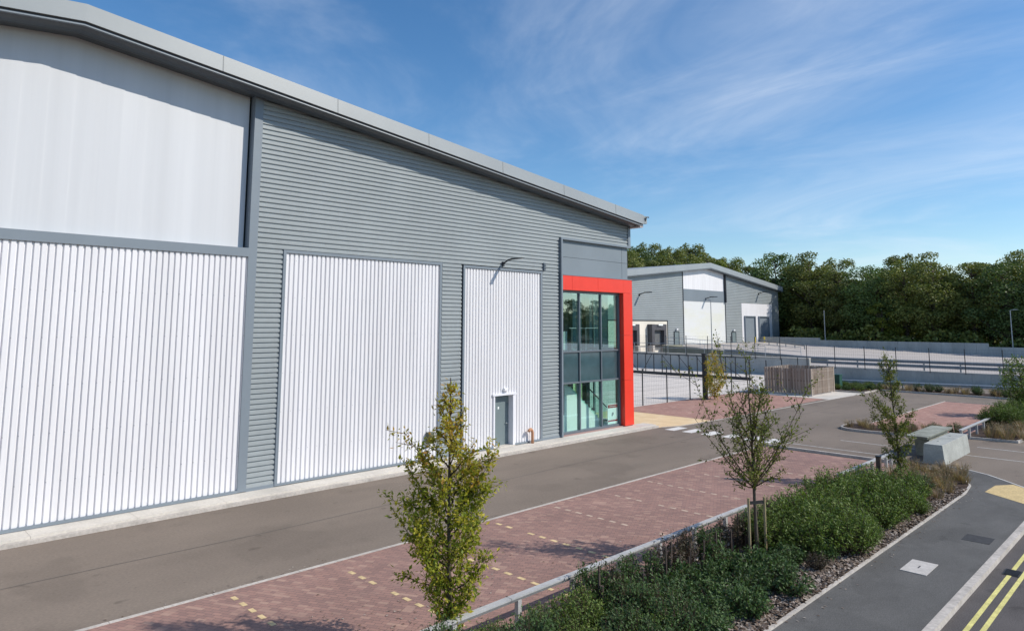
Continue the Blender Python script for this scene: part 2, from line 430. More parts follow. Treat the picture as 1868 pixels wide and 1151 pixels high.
# ------------------------------------------------------------------ mesh builder
class MB:
    def __init__(s): s.v = []; s.f = []
    def quad(s, a, b, c, d):
        n = len(s.v); s.v += [a, b, c, d]; s.f.append((n, n + 1, n + 2, n + 3))
    def tri(s, a, b, c):
        n = len(s.v); s.v += [a, b, c]; s.f.append((n, n + 1, n + 2))
    def poly(s, pts):
        n = len(s.v); s.v += pts; s.f.append(tuple(range(n, n + len(pts))))
    def box(s, x0, x1, y0, y1, z0, z1):
        n = len(s.v)
        s.v += [(x0, y0, z0), (x1, y0, z0), (x1, y1, z0), (x0, y1, z0), (x0, y0, z1), (x1, y0, z1), (x1, y1, z1), (x0, y1, z1)]
        s.f += [tuple(n + i for i in q) for q in ((0, 3, 2, 1), (4, 5, 6, 7), (0, 1, 5, 4), (1, 2, 6, 5), (2, 3, 7, 6), (3, 0, 4, 7))]
        return s
    def hexa(s, pts):
        n = len(s.v); s.v += pts
        s.f += [tuple(n + i for i in q) for q in ((0, 3, 2, 1), (4, 5, 6, 7), (0, 1, 5, 4), (1, 2, 6, 5), (2, 3, 7, 6), (3, 0, 4, 7))]
        return s
    def obox(s, c, ang, hx, hy, z0, z1):
        ca, sa = math.cos(ang), math.sin(ang)
        P = [(c[0] + ca * a - sa * b, c[1] + sa * a + ca * b) for a, b in ((-hx, -hy), (hx, -hy), (hx, hy), (-hx, hy))]
        return s.hexa([(*p, z0) for p in P] + [(*p, z1) for p in P])
    def tube(s, pts, rads, n=6, cap=True):
        pts = [Vector(p) for p in pts]
        if not hasattr(rads, '__len__'): rads = [rads] * len(pts)
        base = len(s.v)
        for i, p in enumerate(pts):
            d = (pts[min(i + 1, len(pts) - 1)] - pts[max(i - 1, 0)])
            if d.length < 1e-9: d = Vector((0, 0, 1))
            d.normalize()
            up = Vector((0, 0, 1)) if abs(d.z) < 0.9 else Vector((1, 0, 0))
            a = d.cross(up).normalized(); b = d.cross(a)
            for k in range(n):
                t = 2 * PI * k / n
                s.v.append(tuple(p + (a * math.cos(t) + b * math.sin(t)) * rads[i]))
        for i in range(len(pts) - 1):
            for k in range(n):
                k2 = (k + 1) % n
                s.f.append((base + i * n + k, base + i * n + k2, base + (i + 1) * n + k2, base + (i + 1) * n + k))
        if cap:
            s.f.append(tuple(base + k for k in range(n))[::-1])
            s.f.append(tuple(base + (len(pts) - 1) * n + k for k in range(n)))
        return s
    def bar(s, a, b, wx, wz=None):
        a, b = Vector(a), Vector(b); wz = wz or wx
        d = (b - a).normalized()
        up = Vector((0, 0, 1)) if abs(d.z) < 0.95 else Vector((1, 0, 0))
        p = d.cross(up).normalized() * wx / 2; q = d.cross(p).normalized() * wz / 2
        P = [a - p - q, a + p - q, a + p + q, a - p + q, b - p - q, b + p - q, b + p + q, b - p + q]
        return s.hexa([tuple(x) for x in P])
    def build(s, name, m, parent=None, smooth=False, bevel=0.0):
        me = bpy.data.meshes.new(name)
        me.from_pydata([tuple(v) for v in s.v], [], s.f)
        me.materials.append(m)
        if smooth: me.polygons.foreach_set('use_smooth', [True] * len(me.polygons))
        me.update()
        o = bpy.data.objects.new(name, me)
        C.objects.link(o)
        if parent: o.parent = parent
        if bevel:
            bv = o.modifiers.new('bevel', 'BEVEL'); bv.width = bevel; bv.segments = 2; bv.limit_method = 'ANGLE'
        return o


def tag(o, label=None, cat=None, group=None, kind=None):
    if label: o['label'] = label
    if cat: o['category'] = cat
    if group: o['group'] = group
    if kind: o['kind'] = kind
    return o


def thing(name, label, cat, loc=(0, 0, 0), rz=0, group=None):
    o = bpy.data.objects.new(name, None)
    o.empty_display_size = 0.3
    C.objects.link(o); o.location = loc; o.rotation_euler = (0, 0, rz)
    return tag(o, label, cat, group)


def copy_tree(o, parent=None):
    c = o.copy(); C.objects.link(c)
    if parent: c.parent = parent
    for ch in [x for x in KIDS.get(o, [])]:
        copy_tree(ch, c)
    return c


KIDS = {}


def reg(root):
    for x in bpy.data.objects:
        if x.parent is not None:
            lst = KIDS.setdefault(x.parent, [])
            if x not in lst: lst.append(x)


def dup(root, loc, rz=0, sc=1, label=None, group=None):
    c = copy_tree(root)
    c.location = loc; c.rotation_euler = (0, 0, rz)
    c.scale = sc if hasattr(sc, '__len__') else (sc, sc, sc)
    if label: c['label'] = label
    if group: c['group'] = group
    return c


def struct(name, mb, m, **k):
    return tag(mb.build(name, m, **k), kind='structure')


# ------------------------------------------------------------------ setting: ground sheets
g = MB(); g.quad((-2500, -2500, -0.16), (2500, -2500, -0.16), (2500, 2500, -0.16), (-2500, 2500, -0.16))
struct('ground', g, M['earth'])
g = MB(); g.quad((-60, -12, -0.10), (220, -12, -0.10), (220, 3.83, -0.10), (-60, 3.83, -0.10))
struct('road', g, M['road'])
g = MB(); g.quad((-60, 3.9, 0), (36, 3.9, 0), (36, 21.6, 0), (-60, 21.6, 0))
g.quad((36, 3.9, 0), (72.4, 3.9, 0), (72.4, 21.6, 0), (36, 21.6, 0))
g.quad((30.3, 21.6, 0), (72.4, 21.6, 0), (72.4, 60, 0), (30.3, 60, 0))
struct('car_park_asphalt', g, M['asphalt'])
g = MB(); g.quad((-60, 3.98, 0.004), (26.4, 3.98, 0.004), (26.4, 5.86, 0.004), (-60, 5.86, 0.004))
g.poly([(x, y, .004) for x, y in [(26.4, 3.98), (28.2, 3.98), (28.7, 4.6), (29.4, 5.2), (30.3, 6.0), (30.85, 6.8), (31.05, 7.7), (31.2, 8.6), (29.75, 8.6), (29.7, 7.9), (29.45, 7.05), (28.85, 6.42), (27.8, 6.0), (26.4, 5.86)]])
struct('footpath', g, M['path'])
g = MB(); g.quad((-60, 8.72, 0.004), (29.93, 8.72, 0.004), (29.93, 14.33, 0.004), (-60, 14.33, 0.004))
struct('block_paving_bays', g, M['brick'])
g = MB(); g.quad((39.9, 8.75, 0.004), (56.5, 8.75, 0.004), (56.5, 13.4, 0.004), (39.9, 13.4, 0.004))
struct('block_paving_far_bays', g, M['brick2'])
g = MB(); g.quad((35.8, 19.95, 0.004), (51.8, 19.95, 0.004), (51.8, 26.6, 0.004), (35.8, 26.6, 0.004))
struct('block_paving_forecourt', g, M['brick2'])
g = MB(); g.poly([(31.3, 20.6, 0.004), (32.6, 20.15, 0.004), (35.78, 19.95, 0.004), (35.78, 26.6, 0.004), (31.3, 26.6, 0.004)])
struct('tan_paving', g, M['tan'])
g = MB()
xs = 30.6
for i in range(10):
    for j in range(6):
        x0 = 30.6 + i * 4.2; y0 = 26.62 + j * 6
        g.quad((x0 + .015, y0 + .015, .006), (x0 + 4.185, y0 + .015, .006), (x0 + 4.185, y0 + 5.985, .006), (x0 + .015, y0 + 5.985, .006))
struct('concrete_yard', g, M['yard'])
g = MB(); g.quad((51.85, 19.5, 0.008), (58.3, 19.3, 0.008), (58.3, 25.6, 0.008), (51.85, 25.6, 0.008))
struct('concrete_pad', g, M['conc'])


def th(y):
    return min(2.25, max(0.9, 0.9 + 0.035 * (y - 20)))


def th2(x, y):
    if (y > 29.05 and x <= 79.45) or (y > 51.02 and x <= 89.55):
        return 1.1
    a = 1.05
    t = min(1, max(0, (x - 73) / 10))
    return a * (1 - t) + th(y) * t


xs = [72.7, 73.5, 76, 79.4, 79.5, 83, 89.5, 89.6, 100, 110, 120.4]
ys = [-60, -20, 0, 10, 20, 24, 28.9, 29.1, 31, 34, 40, 46, 51.0, 51.05, 54, 56.9]
g = MB()
for i in range(len(xs) - 1):
    for j in range(len(ys) - 1):
        g.quad(*[(x, y, th2(x, y)) for x, y in ((xs[i], ys[j]), (xs[i + 1], ys[j]), (xs[i + 1], ys[j + 1]), (xs[i], ys[j + 1]))])
struct('upper_yard', g, M['upper_yard'])
g = MB()
g.quad((120.4, -400, .9), (1200, -400, .9), (1200, 20, .9), (120.4, 20, .9))
g.quad((120.4, 20, .9), (1200, 20, .9), (1200, 58, 2.2), (120.4, 58, 2.2))
g.quad((72.7, 56.9, 2.21), (1200, 58, 2.21), (1200, 900, 8), (72.7, 900, 8))
g.quad((72.7, -400, 1.0), (120.4, -400, .9), (120.4, -60, .9), (72.7, -60, 1.0))
struct('woodland_floor', g, M['litter'])

# planting bed soils
bed = [(-60, 5.9), (26.4, 5.9), (27.8, 6.05), (28.8, 6.45), (29.4, 7.1), (29.6, 7.9), (29.6, 8.62), (-60, 8.62)]
g = MB(); g.poly([(x, y, 0.03) for x, y in bed])
struct('planting_bed_soil', g, M['mulch'])
isl = [(37.45, 12.4), (37.6, 13.4), (38.3, 13.9), (39.85, 14.0), (39.85, 8.6), (38.4, 8.6), (37.8, 10.2)]
g = MB(); g.poly([(x, y, 0.10) for x, y in isl])
struct('island_soil', g, M['mulch'])
g = MB(); g.poly([(x, y, 0.08) for x, y in [(39.2, 8.4), (39.4, 6.5), (42.8, 6.0), (60, 6.0), (60, 8.6), (39.9, 8.6)]])
struct('side_bed_soil', g, M['mulch'])
g = MB(); g.poly([(x, y, 0.09) for x, y in [(61.5, 4), (64.6, 4), (63.9, 19.2), (63.6, 24.3), (58.5, 24.3), (58.5, 19.5), (61.9, 19.5)]])
struct('back_bed_soil', g, M['mulch'])


# kerbs
def strip(pts, wdt, z0, z1, side=1):
    mb = MB()
    P = [Vector((x, y)) for x, y in pts]
    nrm = []
    for i in range(len(P)):
        d = (P[min(i + 1, len(P) - 1)] - P[max(i - 1, 0)]).normalized()
        nrm.append(Vector((-d.y, d.x)) * side)
    for i in range(len(P) - 1):
        a, b = P[i], P[i + 1]; c, d = b + nrm[i + 1] * wdt, a + nrm[i] * wdt
        L_ = (b - a).length
        k = max(1, int(L_ / 0.92))
        for q in range(k):
            t0, t1 = q / k, (q + 1) / k - 0.008 / max(L_ / k, .1) / k
            A, B = a.lerp(b, t0), a.lerp(b, t1); D, Cc = d.lerp(c, t0), d.lerp(c, t1)
            mb.hexa([(A.x, A.y, z0), (B.x, B.y, z0), (Cc.x, Cc.y, z0), (D.x, D.y, z0), (A.x, A.y, z1), (B.x, B.y, z1), (Cc.x, Cc.y, z1), (D.x, D.y, z1)])
    return mb


struct('road_kerb', strip([(-20, 3.83), (60, 3.83)], 0.15, -0.12, 0.018), M['kerb'])
struct('bay_edging_kerb', strip([(-20, 14.33), (30.0, 14.33)], 0.1, -0.05, 0.012), M['kerb'])
struct('bay_end_kerb', strip([(30.08, 14.4), (30.08, 8.7)], 0.13, -0.05, 0.10), M['kerb'])
struct('bed_front_edging', strip([(x, y) for x, y in [(-20, 5.86), (26.4, 5.86), (27.8, 6.0), (28.85, 6.4), (29.5, 7.05), (29.75, 7.9), (29.7, 8.7)]], 0.06, -0.05, 0.045), M['kerb'])
struct('bed_back_edging', strip([(-20, 8.62), (29.7, 8.62)], 0.1, -0.05, 0.05), M['kerb'])
struct('island_kerb', strip([(38.4, 8.5), (37.8, 10.2), (37.42, 12.3), (37.5, 13.3), (37.8, 13.75), (38.3, 13.98), (39.95, 14.05)], 0.12, -0.05, 0.12, -1), M['kerb'])
struct('side_bed_kerb', strip([(39.95, 8.6), (39.05, 8.4), (39.3, 6.5), (42.8, 5.95), (60, 5.95)], 0.12, -0.05, 0.11), M['kerb'])
struct('far_bay_edging', strip([(39.9, 13.4), (56.6, 13.4), (56.6, 8.7)], 0.1, -0.05, 0.02), M['kerb'])
struct('forecourt_edging', strip([(31.5, 20.5), (32.6, 20.05), (36, 19.87), (51.8, 19.5), (58.3, 19.3)], 0.09, -0.05, 0.014), M['kerb'])
struct('back_bed_kerb', strip([(61.4, 4), (61.7, 19.3), (58.4, 19.35), (58.35, 24.2)], 0.13, -0.05, 0.12, -1), M['kerb'])
struct('flush_kerb_line', strip([(31.2, 8.6), (31.05, 7.7), (30.85, 6.8), (30.3, 6.0), (29.4, 5.2), (28.7, 4.6), (28.2, 3.98)], 0.05, -0.03, 0.012), M['white_paint'])

# painted markings
g = MB()
x = -25.0
yy = 17.6
while x < 60:
    y2 = 17.6 + .05 * math.sin(x * .7)
    g.quad((x, yy - .015, .004), (x + 1.5, y2 - .015, .004), (x + 1.5, y2 + .015, .004), (x, yy + .015, .004)); yy = y2; x += 1.5
struct('tarmac_seam', g, mat('seam', (0.10, 0.09, 0.082), .9))
g = MB()
for yy in (19.75, 18.75, 17.7, 16.6, 15.5, 14.6):
    g.quad((31.0, yy - .28, .005), (32.3, yy - .28, .005), (32.3, yy + .28, .005), (31.0, yy + .28, .005))
tag(struct('crossing_squares', g, M['white_paint']))
g = MB()
for X in (34.15,):
    g.quad((X, 9.4, .005), (X + .09, 9.4, .005), (X + .09, 12.5, .005), (X, 12.5, .005))
    g.quad((X, 4.6, .005), (X + .09, 4.6, .005), (X + .09, 7.6, .005), (X, 7.6, .005))
g.quad((31.6, 9.0, .005), (31.69, 9.0, .005), (31.69, 14.7, .005), (31.6, 14.7, .005))
g.quad((30.35, 14.75, .005), (31.69, 14.7, .005), (31.69, 14.79, .005), (30.35, 14.84, .005))
g.quad((36.7, 4.6, .005), (36.79, 4.6, .005), (36.79, 7.6, .005), (36.7, 7.6, .005))
struct('bay_lines', g, M['thin_paint'])
g = MB(); gp_ = MB()
for i in range(-5, 9):
    x0 = 6.15 + i * 2.4
    if x0 > 29.5: break
    tgt = g if i < 4 else gp_
    for k in range(14):
        y0 = 14.0 - k * 0.40
        if y0 < 9.1: break
        if rnd.random() < 0.08: continue
        tgt.quad((x0 - .05, y0 - .2, .008), (x0 + .05, y0 - .2, .008), (x0 + .05, y0, .008), (x0 - .05, y0, .008))
struct('bay_marker_blocks', g, M['cream'])
struct('pale_bay_marker_blocks', gp_, M['cream_pale'])
g = MB()
for yy, wd in ((3.50, .085), (3.28, .085)):
    g.quad((-30, yy - wd / 2, -.095), (70, yy - wd / 2, -.095), (70, yy + wd / 2, -.095), (-30, yy + wd / 2, -.095))
struct('double_yellow_lines', g, M['yellow'])
g = MB(); g.poly([(27.2, 5.5, .009), (28.5, 5.45, .009), (29.1, 5.05, .009), (28.15, 4.0, .009), (26.0, 4.0, .009)])
struct('tactile_paving', g, M['tactile'])
g = MB()
g.quad((29.3, 4.75, .006), (29.45, 4.6, .006), (31.6, 4.0, .006), (31.4, 4.2, .006))
struct('triangle_marking', g, M['thin_paint'])


# covers (individual things lying in the path)
o = thing('inspection_cover', 'pale square inspection cover with a lifting slot set into the dark footpath', 'manhole cover', (17.8, 4.95, .006))
MB().box(-.48, .48, -.26, .26, 0, .012).build('cover_plate', M['cover'], o)
MB().box(-.09, .09, -.012, .012, .012, .015).build('lifting_slot', M['iron'], o)
o = MB().box(20.85, 21.5, 4.2, 4.8, .005, .010).build('service_cover', mat('dark_cover', (0.05, 0.05, 0.053), 0.8, 0, 0.3, var=0.2, vscale=8))
tag(o, 'small dark square service cover in the footpath beyond the pale one', 'manhole cover')
o = thing('road_gully', 'black iron gully grate in the road gutter across the inner yellow line', 'drain grate', (19.25, 3.48, -.098))
MB().box(-.24, .24, -.16, .16, 0, .008).build('gully_frame', M['iron'], o)
g = MB()
for k in range(8): g.box(-.2 + k * .053, -.175 + k * .053, -.13, .13, .008, .02)
g.build('gully_bars', M['iron'], o)
o = MB().box(34.9, 35.8, 16.6, 17.5, .003, .007).build('road_patch_cover', mat('road_cover', (0.04, 0.04, 0.042), 0.75, 0, 0.3, var=0.2, vscale=8))
tag(o, 'dark flat iron cover in the asphalt beyond the white squares', 'manhole cover')


# ------------------------------------------------------------------ cladding helpers
def vert_ribs(mb, x0, x1, z0, z1, Y, pitch=0.168, depth=0.046):
    prof = [(0, 0), (0.62, 0), (0.70, depth), (0.90, depth)]
    n = max(1, round((x1 - x0) / pitch)); p = (x1 - x0) / n
    pts = []
    for i in range(n):
        for s, d in prof: pts.append((x0 + (i + s) * p, Y + d))
    pts.append((x1, Y))
    b = len(mb.v)
    for x, y in pts:
        zt = z1(x) if callable(z1) else z1
        mb.v += [(x, y, z0), (x, y, zt)]
    for i in range(len(pts) - 1):
        mb.f.append((b + 2 * i, b + 2 * i + 2, b + 2 * i + 3, b + 2 * i + 1))


def horiz_ribs(mb, x0, x1, z0, z1, Y, roof=None, xr=0, slope=0, pitch=0.16, depth=0.042):
    """roof: height at ridge xr ; falls by slope to both sides"""
    prof = [(0, 0), (0.55, 0), (0.68, depth), (0.90, depth)]
    n = max(1, round((z1 - z0) / pitch)); p = (z1 - z0) / n
    pts = []
    for i in range(n):
        for s, d in prof: pts.append((z0 + (i + s) * p, Y + d))
    pts.append((z1, Y))
    def lim(z):
        a, c = x0, x1
        if roof is not None:
            if z > roof: return None
            r = (roof - z) / slope
            a = max(a, xr - r); c = min(c, xr + r)
        return (a, c) if c > a else None
    for (za, ya), (zb, yb) in zip(pts, pts[1:]):
        la, lb = lim(za), lim(zb)
        if not la or not lb: continue
        mb.quad((la[0], ya, za), (la[1], ya, za), (lb[1], yb, zb), (lb[0], yb, zb))


def gable_poly(x0, x1, z0, zr, xr, slope, y):
    f = lambda x: zr - slope * abs(x - xr)
    pts = [(x0, y, z0), (x1, y, z0), (x1, y, f(x1))]
    if x0 < xr < x1: pts.append((xr, y, zr))
    pts.append((x0, y, f(x0)))
    return pts


def fascia_set(root, x0, x1, xr, zb, slope, yf, yw, hgt, joint=4.0):
    """zb = fascia bottom height at ridge"""
    f = lambda x: zb - slope * abs(x - xr)
    segs = [(x0, xr), (xr, x1)]
    g = MB(); s = MB(); JS = []; rl = MB(); lp = MB()
    for a, b in segs:
        za, zc = f(a), f(b)
        g.hexa([(a, yf, za), (b, yf, zc), (b, yf + .25, zc), (a, yf + .25, za), (a, yf + .03, za + hgt), (b, yf + .03, zc + hgt), (b, yf + .25, zc + hgt), (a, yf + .25, za + hgt)])
        # rounded soffit
        pr = [(yf + .06, -.012), (yf + .10, -.05), (yf + .22, -.05), (yf + .26, -.075), (yf + .36, -.13), (yf + .5, -.165), (yf + .64, -.165), (yw - .02, -.12), (yw + .35, -.12)]
        for (ya, da), (yb, db) in zip(pr, pr[1:]):
            s.quad((a, ya, za + da), (b, ya, zc + da), (b, yb, zc + db), (a, yb, za + db))
        lp.hexa([(a, yf + .05, za - .10), (b, yf + .05, zc - .10), (b, yf + .14, zc - .10), (a, yf + .14, za - .10), (a, yf + .07, za - .045), (b, yf + .07, zc - .045), (b, yf + .14, zc - .045), (a, yf + .14, za - .045)])
        rl.quad((a, yf + .25, za + hgt - .01), (b, yf + .25, zc + hgt - .01), (b, 60 + yw - 21.5, zc + hgt - .01), (a, 60 + yw - 21.5, za + hgt - .01))
        n = int((b - a) / joint)
        for k in range(1, n + 1):
            x = a + k * joint - .3 if a == xr else b - k * joint + .5
            if x <= a or x >= b: continue
            z = f(x)
            j = MB(); JS.append(j)
            j.hexa([(x, yf - .004, z + .002), (x + .03, yf - .004, z + .002), (x + .03, yf + .02, z + .002), (x, yf + .02, z + .002),
                    (x, yf + .026, z + hgt - .005), (x + .03, yf + .026, z + hgt - .005), (x + .03, yf + .05, z + hgt - .005), (x, yf + .05, z + hgt - .005)])
    # end box at right end
    ze = f(x1)
    fo = g.build('fascia', M['fascia'], root)
    jm = mat('joint_metal', (0.17, 0.19, 0.2), .5)
    for j in JS: j.build('fascia_joint', jm, fo)
    s.build('soffit', M['soffit'], root, smooth=False)
    rl.build('roof', M['roof'], root)
    lp.build('soffit_lip', M['trim'], root)
    return f


# ------------------------------------------------------------------ MAIN WAREHOUSE
YW = 21.5
XR, ZR, SL = 4.3, 13.33, 0.107
wh = thing('warehouse', 'long grey and white clad warehouse with a red framed glazed entrance', 'building', (0, 0, 0))
WL = -21.6
for a, b in ((9.7, 10.62), (17.38, 18.5), (23.32, 24.56)):
    MB().box(a, b, YW - .02, YW + .08, .14, .25).build('base_trim', M['trim'], wh)
MB().box(20.28, 21.56, YW - .05, YW + .32, .12, .20).build('door_sill', M['conc'], wh)
for q in ((9.7, 30.22, 9.5, 13.4, YW, ZR, XR, SL), (9.7, 24.55, 7.82, 9.5, YW), (9.7, 10.62, 0.24, 7.82, YW), (17.42, 18.45, 0.24, 7.82, YW), (23.36, 24.5, 0.24, 7.82, YW)):
    clad = MB(); horiz_ribs(clad, *q); clad.build('horizontal_cladding', M['clad'], wh)


def trim_frame(x0, x1, z0, z1, root, t=.10, y=YW - .03, bottom=True, m='trim', name='panel_trim', d=.10):
    g = MB()
    g.box(x0 - t, x0, y, y + d, z0, z1 + t)
    g.box(x1, x1 + t, y, y + d, z0, z1 + t)
    g.box(x0, x1, y - .002, y + d, z1, z1 + t)
    if bottom: g.box(x0 - t, x1 + t, y - .01, y + d, z0 - .07, z0)
    return g.build(name, M[m], root)


def ribbed(x0, x1, z0, z1):
    mb = MB(); vert_ribs(mb, x0, x1, z0, z1, YW + .015)
    o = mb.build('ribbed_panel', M['white'], wh)
    trim_frame(x0, x1, z0, z1, o)
    return o


mb = MB(); vert_ribs(mb, WL + .3, 9.42, .24, 7.48, YW + .015)
big = mb.build('ribbed_panel', M['white'], wh)
MB().box(9.42, 9.7, YW - .03, YW + .3, .17, 12.86).build('corner_post', M['trim'], wh)
MB().box(WL, 9.42, YW - .03, YW + .32, 7.48, 7.76).build('panel_trim', M['trim'], big)
MB().box(WL + .3, 9.42, YW - .035, YW + .1, .16, .24).build('base_trim', M['trim'], big)
ribbed(10.72, 17.28, .24, 7.70)
# tall ribbed panel with a door opening
mb = MB()
vert_ribs(mb, 18.62, 20.28, .24, 7.68, YW + .015)
vert_ribs(mb, 20.28, 21.56, 2.40, 7.68, YW + .015)
vert_ribs(mb, 21.56, 23.22, .24, 7.68, YW + .015)
p3 = mb.build('ribbed_panel', M['white'], wh)
g = MB()
g.box(18.52, 18.62, YW - .03, YW + .07, .17, 7.78); g.box(23.22, 23.32, YW - .03, YW + .07, .17, 7.78)
g.box(18.62, 23.22, YW - .032, YW + .07, 7.68, 7.78); g.box(18.62, 20.28, YW - .04, YW + .07, .17, .24); g.box(21.56, 23.22, YW - .04, YW + .07, .17, .24)
g.build('panel_trim', M['trim'], p3)
# upper smooth panels (set back)
up = thing('upper_panel_group', None, None) if False else None
seam = MB(); flat = MB()
x = 9.36
YU = YW + .28
k = 0
fz = lambda x: ZR + .02 - SL * abs(x - XR)
while x > WL + .2:
    x2 = x - 0.62
    a = .012 if k % 2 else 0.0
    flat.quad((x2, YU + .012, 7.76), (x, YU - .0, 7.76), (x, YU - .0, fz(x)), (x2, YU + .012, fz(x2)))
    flat.quad((x2, YU, 7.76), (x2, YU + .012, 7.76), (x2, YU + .012, fz(x2)), (x2, YU, fz(x2)))
    x = x2; k += 1
flat.build('upper_panel', M['upper'], wh)

fascia_set(wh, WL - .3, 30.5, XR, 13.45, SL, 20.7, YW, .5)
# fascia return at right end + soffit end + gutter
ze = 13.45 - SL * (30.5 - XR)
g = MB()
g.box(30.5, 30.82, 20.74, 60, ze + .06, ze + .46)
g.build('side_gutter', M['fascia'], wh)
g = MB(); g.box(30.22, 30.5, 20.78, 60, ze - .17, ze - .02); g.build('side_soffit', mat('lit_soffit', (0.5, 0.42, 0.4), .5), wh)  # pinkish pale colour paints in the light caught at the soffit end
MB().tube([(30.62, 20.66, ze + .38), (30.75, 20.62, ze + .41), (30.85, 20.66, ze + .40)], .035, 6).tube([(30.58, 20.68, ze + .16), (30.6, 20.66, ze + .34), (30.66, 20.65, ze + .4)], .03, 6).build('gutter_outlet', M['dark'], wh)
# corner trim right, flat grey infill, red frame, glazing
MB().box(30.10, 30.30, YW - .04, YW + .2, 9.46, ze - .1).build('corner_trim', M['trim'], wh)
g = MB(); g.box(24.6, 30.30, YW - .06, YW + .1, 9.40, 9.50); g.build('drip_trim', M['trim'], wh)
g = MB()
for a, b in ((24.66, 29.66), (29.68, 30.16)):
    for c, d in ((7.74, 8.57), (8.585, 9.40)):
        g.box(a, b, YW + .10, YW + .2, c, d)
g.build('infill_panel', M['clad_flat'], wh)
MB().box(24.56, 24.66, YW - .125, YW + .3, .17, 9.46).build('entrance_trim', M['trim'], wh)
MB().box(24.6, 30.25, YW + .16, YW + .3, 7.02, 9.5).build('backing_panel', M['dark'], wh)
ef = MB()
for a, b in ((24.67, 25.34), (25.355, 27.34), (27.355, 29.465)):
    ef.box(a, b, YW - .12, YW + .18, 6.98, 7.68)
ef.box(29.47, 30.25, YW - .12, YW + .30, 6.98, 7.68)
for a, b in ((.19, 2.48), (2.49, 4.78), (4.79, 6.97)): ef.box(29.47, 30.25, YW - .12, YW + .30, a, b)
ef.build('entrance_frame', M['red'], wh)
MB().box(24.66, 30.27, YW - .14, YW + .16, 7.68, 7.72).build('frame_capping', M['trim'], wh)
# curtain wall
YG_ = YW + .20
wf = MB()
xs_m = [24.66, 26.20, 27.90, 29.47]
for i, x in enumerate(xs_m):
    if i == 3: continue
    wf.box(x - (.0 if i == 0 else .035), x + (.0 if i == 3 else .035) + (.06 if i == 0 else 0) - (.0), YG_ - .07, YG_ + .12, .19, 6.98)
wf.box(29.37, 29.465, YG_ - .07, YG_ + .12, .19, 6.98)
for z0, z1 in ((.19, .30), (2.52, 2.60), (4.00, 4.08), (6.86, 6.98)):
    for a, b in zip(xs_m, xs_m[1:]):
        wf.box(a + (.06 if a == 24.66 else .035), b - (.1 if b == 29.47 else .035), YG_ - .065, YG_ + .1, z0, z1)
win = wf.build('window_frame', M['mullion'], wh)
for r, (z0, z1) in enumerate(((.30, 2.52), (2.60, 4.00), (4.08, 6.86))):
    for a, b in zip(xs_m, xs_m[1:]):
        a2, b2 = a + (.06 if a == 24.66 else .035), b - (.1 if b == 29.47 else .035)
        g = MB()
        if r == 1:
            g.box(a2, b2, YG_, YG_ + .03, z0, z1); g.build('spandrel_pane', M['spandrel'], win)
        else:
            g.quad((a2, YG_, z0), (b2, YG_, z0), (b2, YG_, z1), (a2, YG_, z1)); g.build('window_pane', M['glass_up' if r == 2 else 'glass'], win)
MB().box(24.6, 30.3, YW - .02, YW + .3, .10, .19).build('entrance_sill', mat('reddish_sill', (0.35, 0.22, 0.2), .8), wh)

# back and side walls, inner room
g = MB()
g.quad((30.22, 28.0, .0), (30.22, 60, .0), (30.22, 60, ze), (30.22, 28.0, ze))
g.quad((30.22, YW + .3, 7.0), (30.22, 28.0, 7.0), (30.22, 28.0, ze), (30.22, YW + .3, ze))
g.poly(gable_poly(WL, 30.22, 0, ZR, XR, SL, 60))
g.quad((WL, YW, 0), (WL, 60, 0), (WL, 60, 10.4), (WL, YW, 10.4))
g.build('rear_walls', M['clad_flat'], wh)
g = MB(); g.poly(gable_poly(WL, 24.5, .1, ZR - .05, XR, SL, YW + .36)); g.build('inner_lining', M['dark'], wh)
room = MB()
room.quad((24.5, YW + .3, .2), (24.5, 29.5, .2), (24.5, 29.5, 7.0), (24.5, YW + .3, 7.0))
room.quad((30.15, 28.0, .2), (30.15, 29.5, .2), (30.15, 29.5, 7.0), (30.15, 28.0, 7.0))
room.quad((24.5, 27.0, 3.5), (30.15, 27.0, 3.5), (30.15, 27.0, 7.0), (24.5, 27.0, 7.0))
room.quad((24.5, YW + .3, 7.0), (30.15, YW + .3, 7.0), (30.15, 29.5, 7.0), (24.5, 29.5, 7.0))
room.box(24.5, 30.1, 24.6, 29.5, 3.3, 3.6)
room.build('room_lining', M['room'], wh)
MB().box(24.5, 30.15, YW + .3, 29.5, .1, .2).build('room_floor', M['room_floor'], wh)
g = MB()
g.box(25.3, 30.1, 24.6, 24.7, .2, 3.3)
for k in range(19): g.box(25.3, 30.1, 24.585, 24.6, .28 + k * .16, .40 + k * .16)
g.build('slatted_back_wall', M['blind'], wh)
g = MB()
for x0, x1, yy in ((26.6, 26.95, 23.0), (28.45, 28.7, 24.2), (29.7, 30.0, 24.1)):
    g.box(x0, x1, yy, yy + .3, .2, 7.0)
g.build('inner_column', M['dark'], wh)
g = MB()
for y in (22.0, 23.9, 25.9, 27.9): g.box(30.12, 30.24, y, y + .08, .2, 7.0)
for z in (.2, 2.55, 4.0, 6.9): g.box(30.12, 30.24, 22.08, 27.9, z, z + .1)
sw = g.build('side_window_frame', M['mullion'], wh)
for y in (22.08, 23.98, 25.98): MB().box(30.17, 30.18, y, y + 1.85, .3, 6.9).build('window_pane', M['balu'], sw)
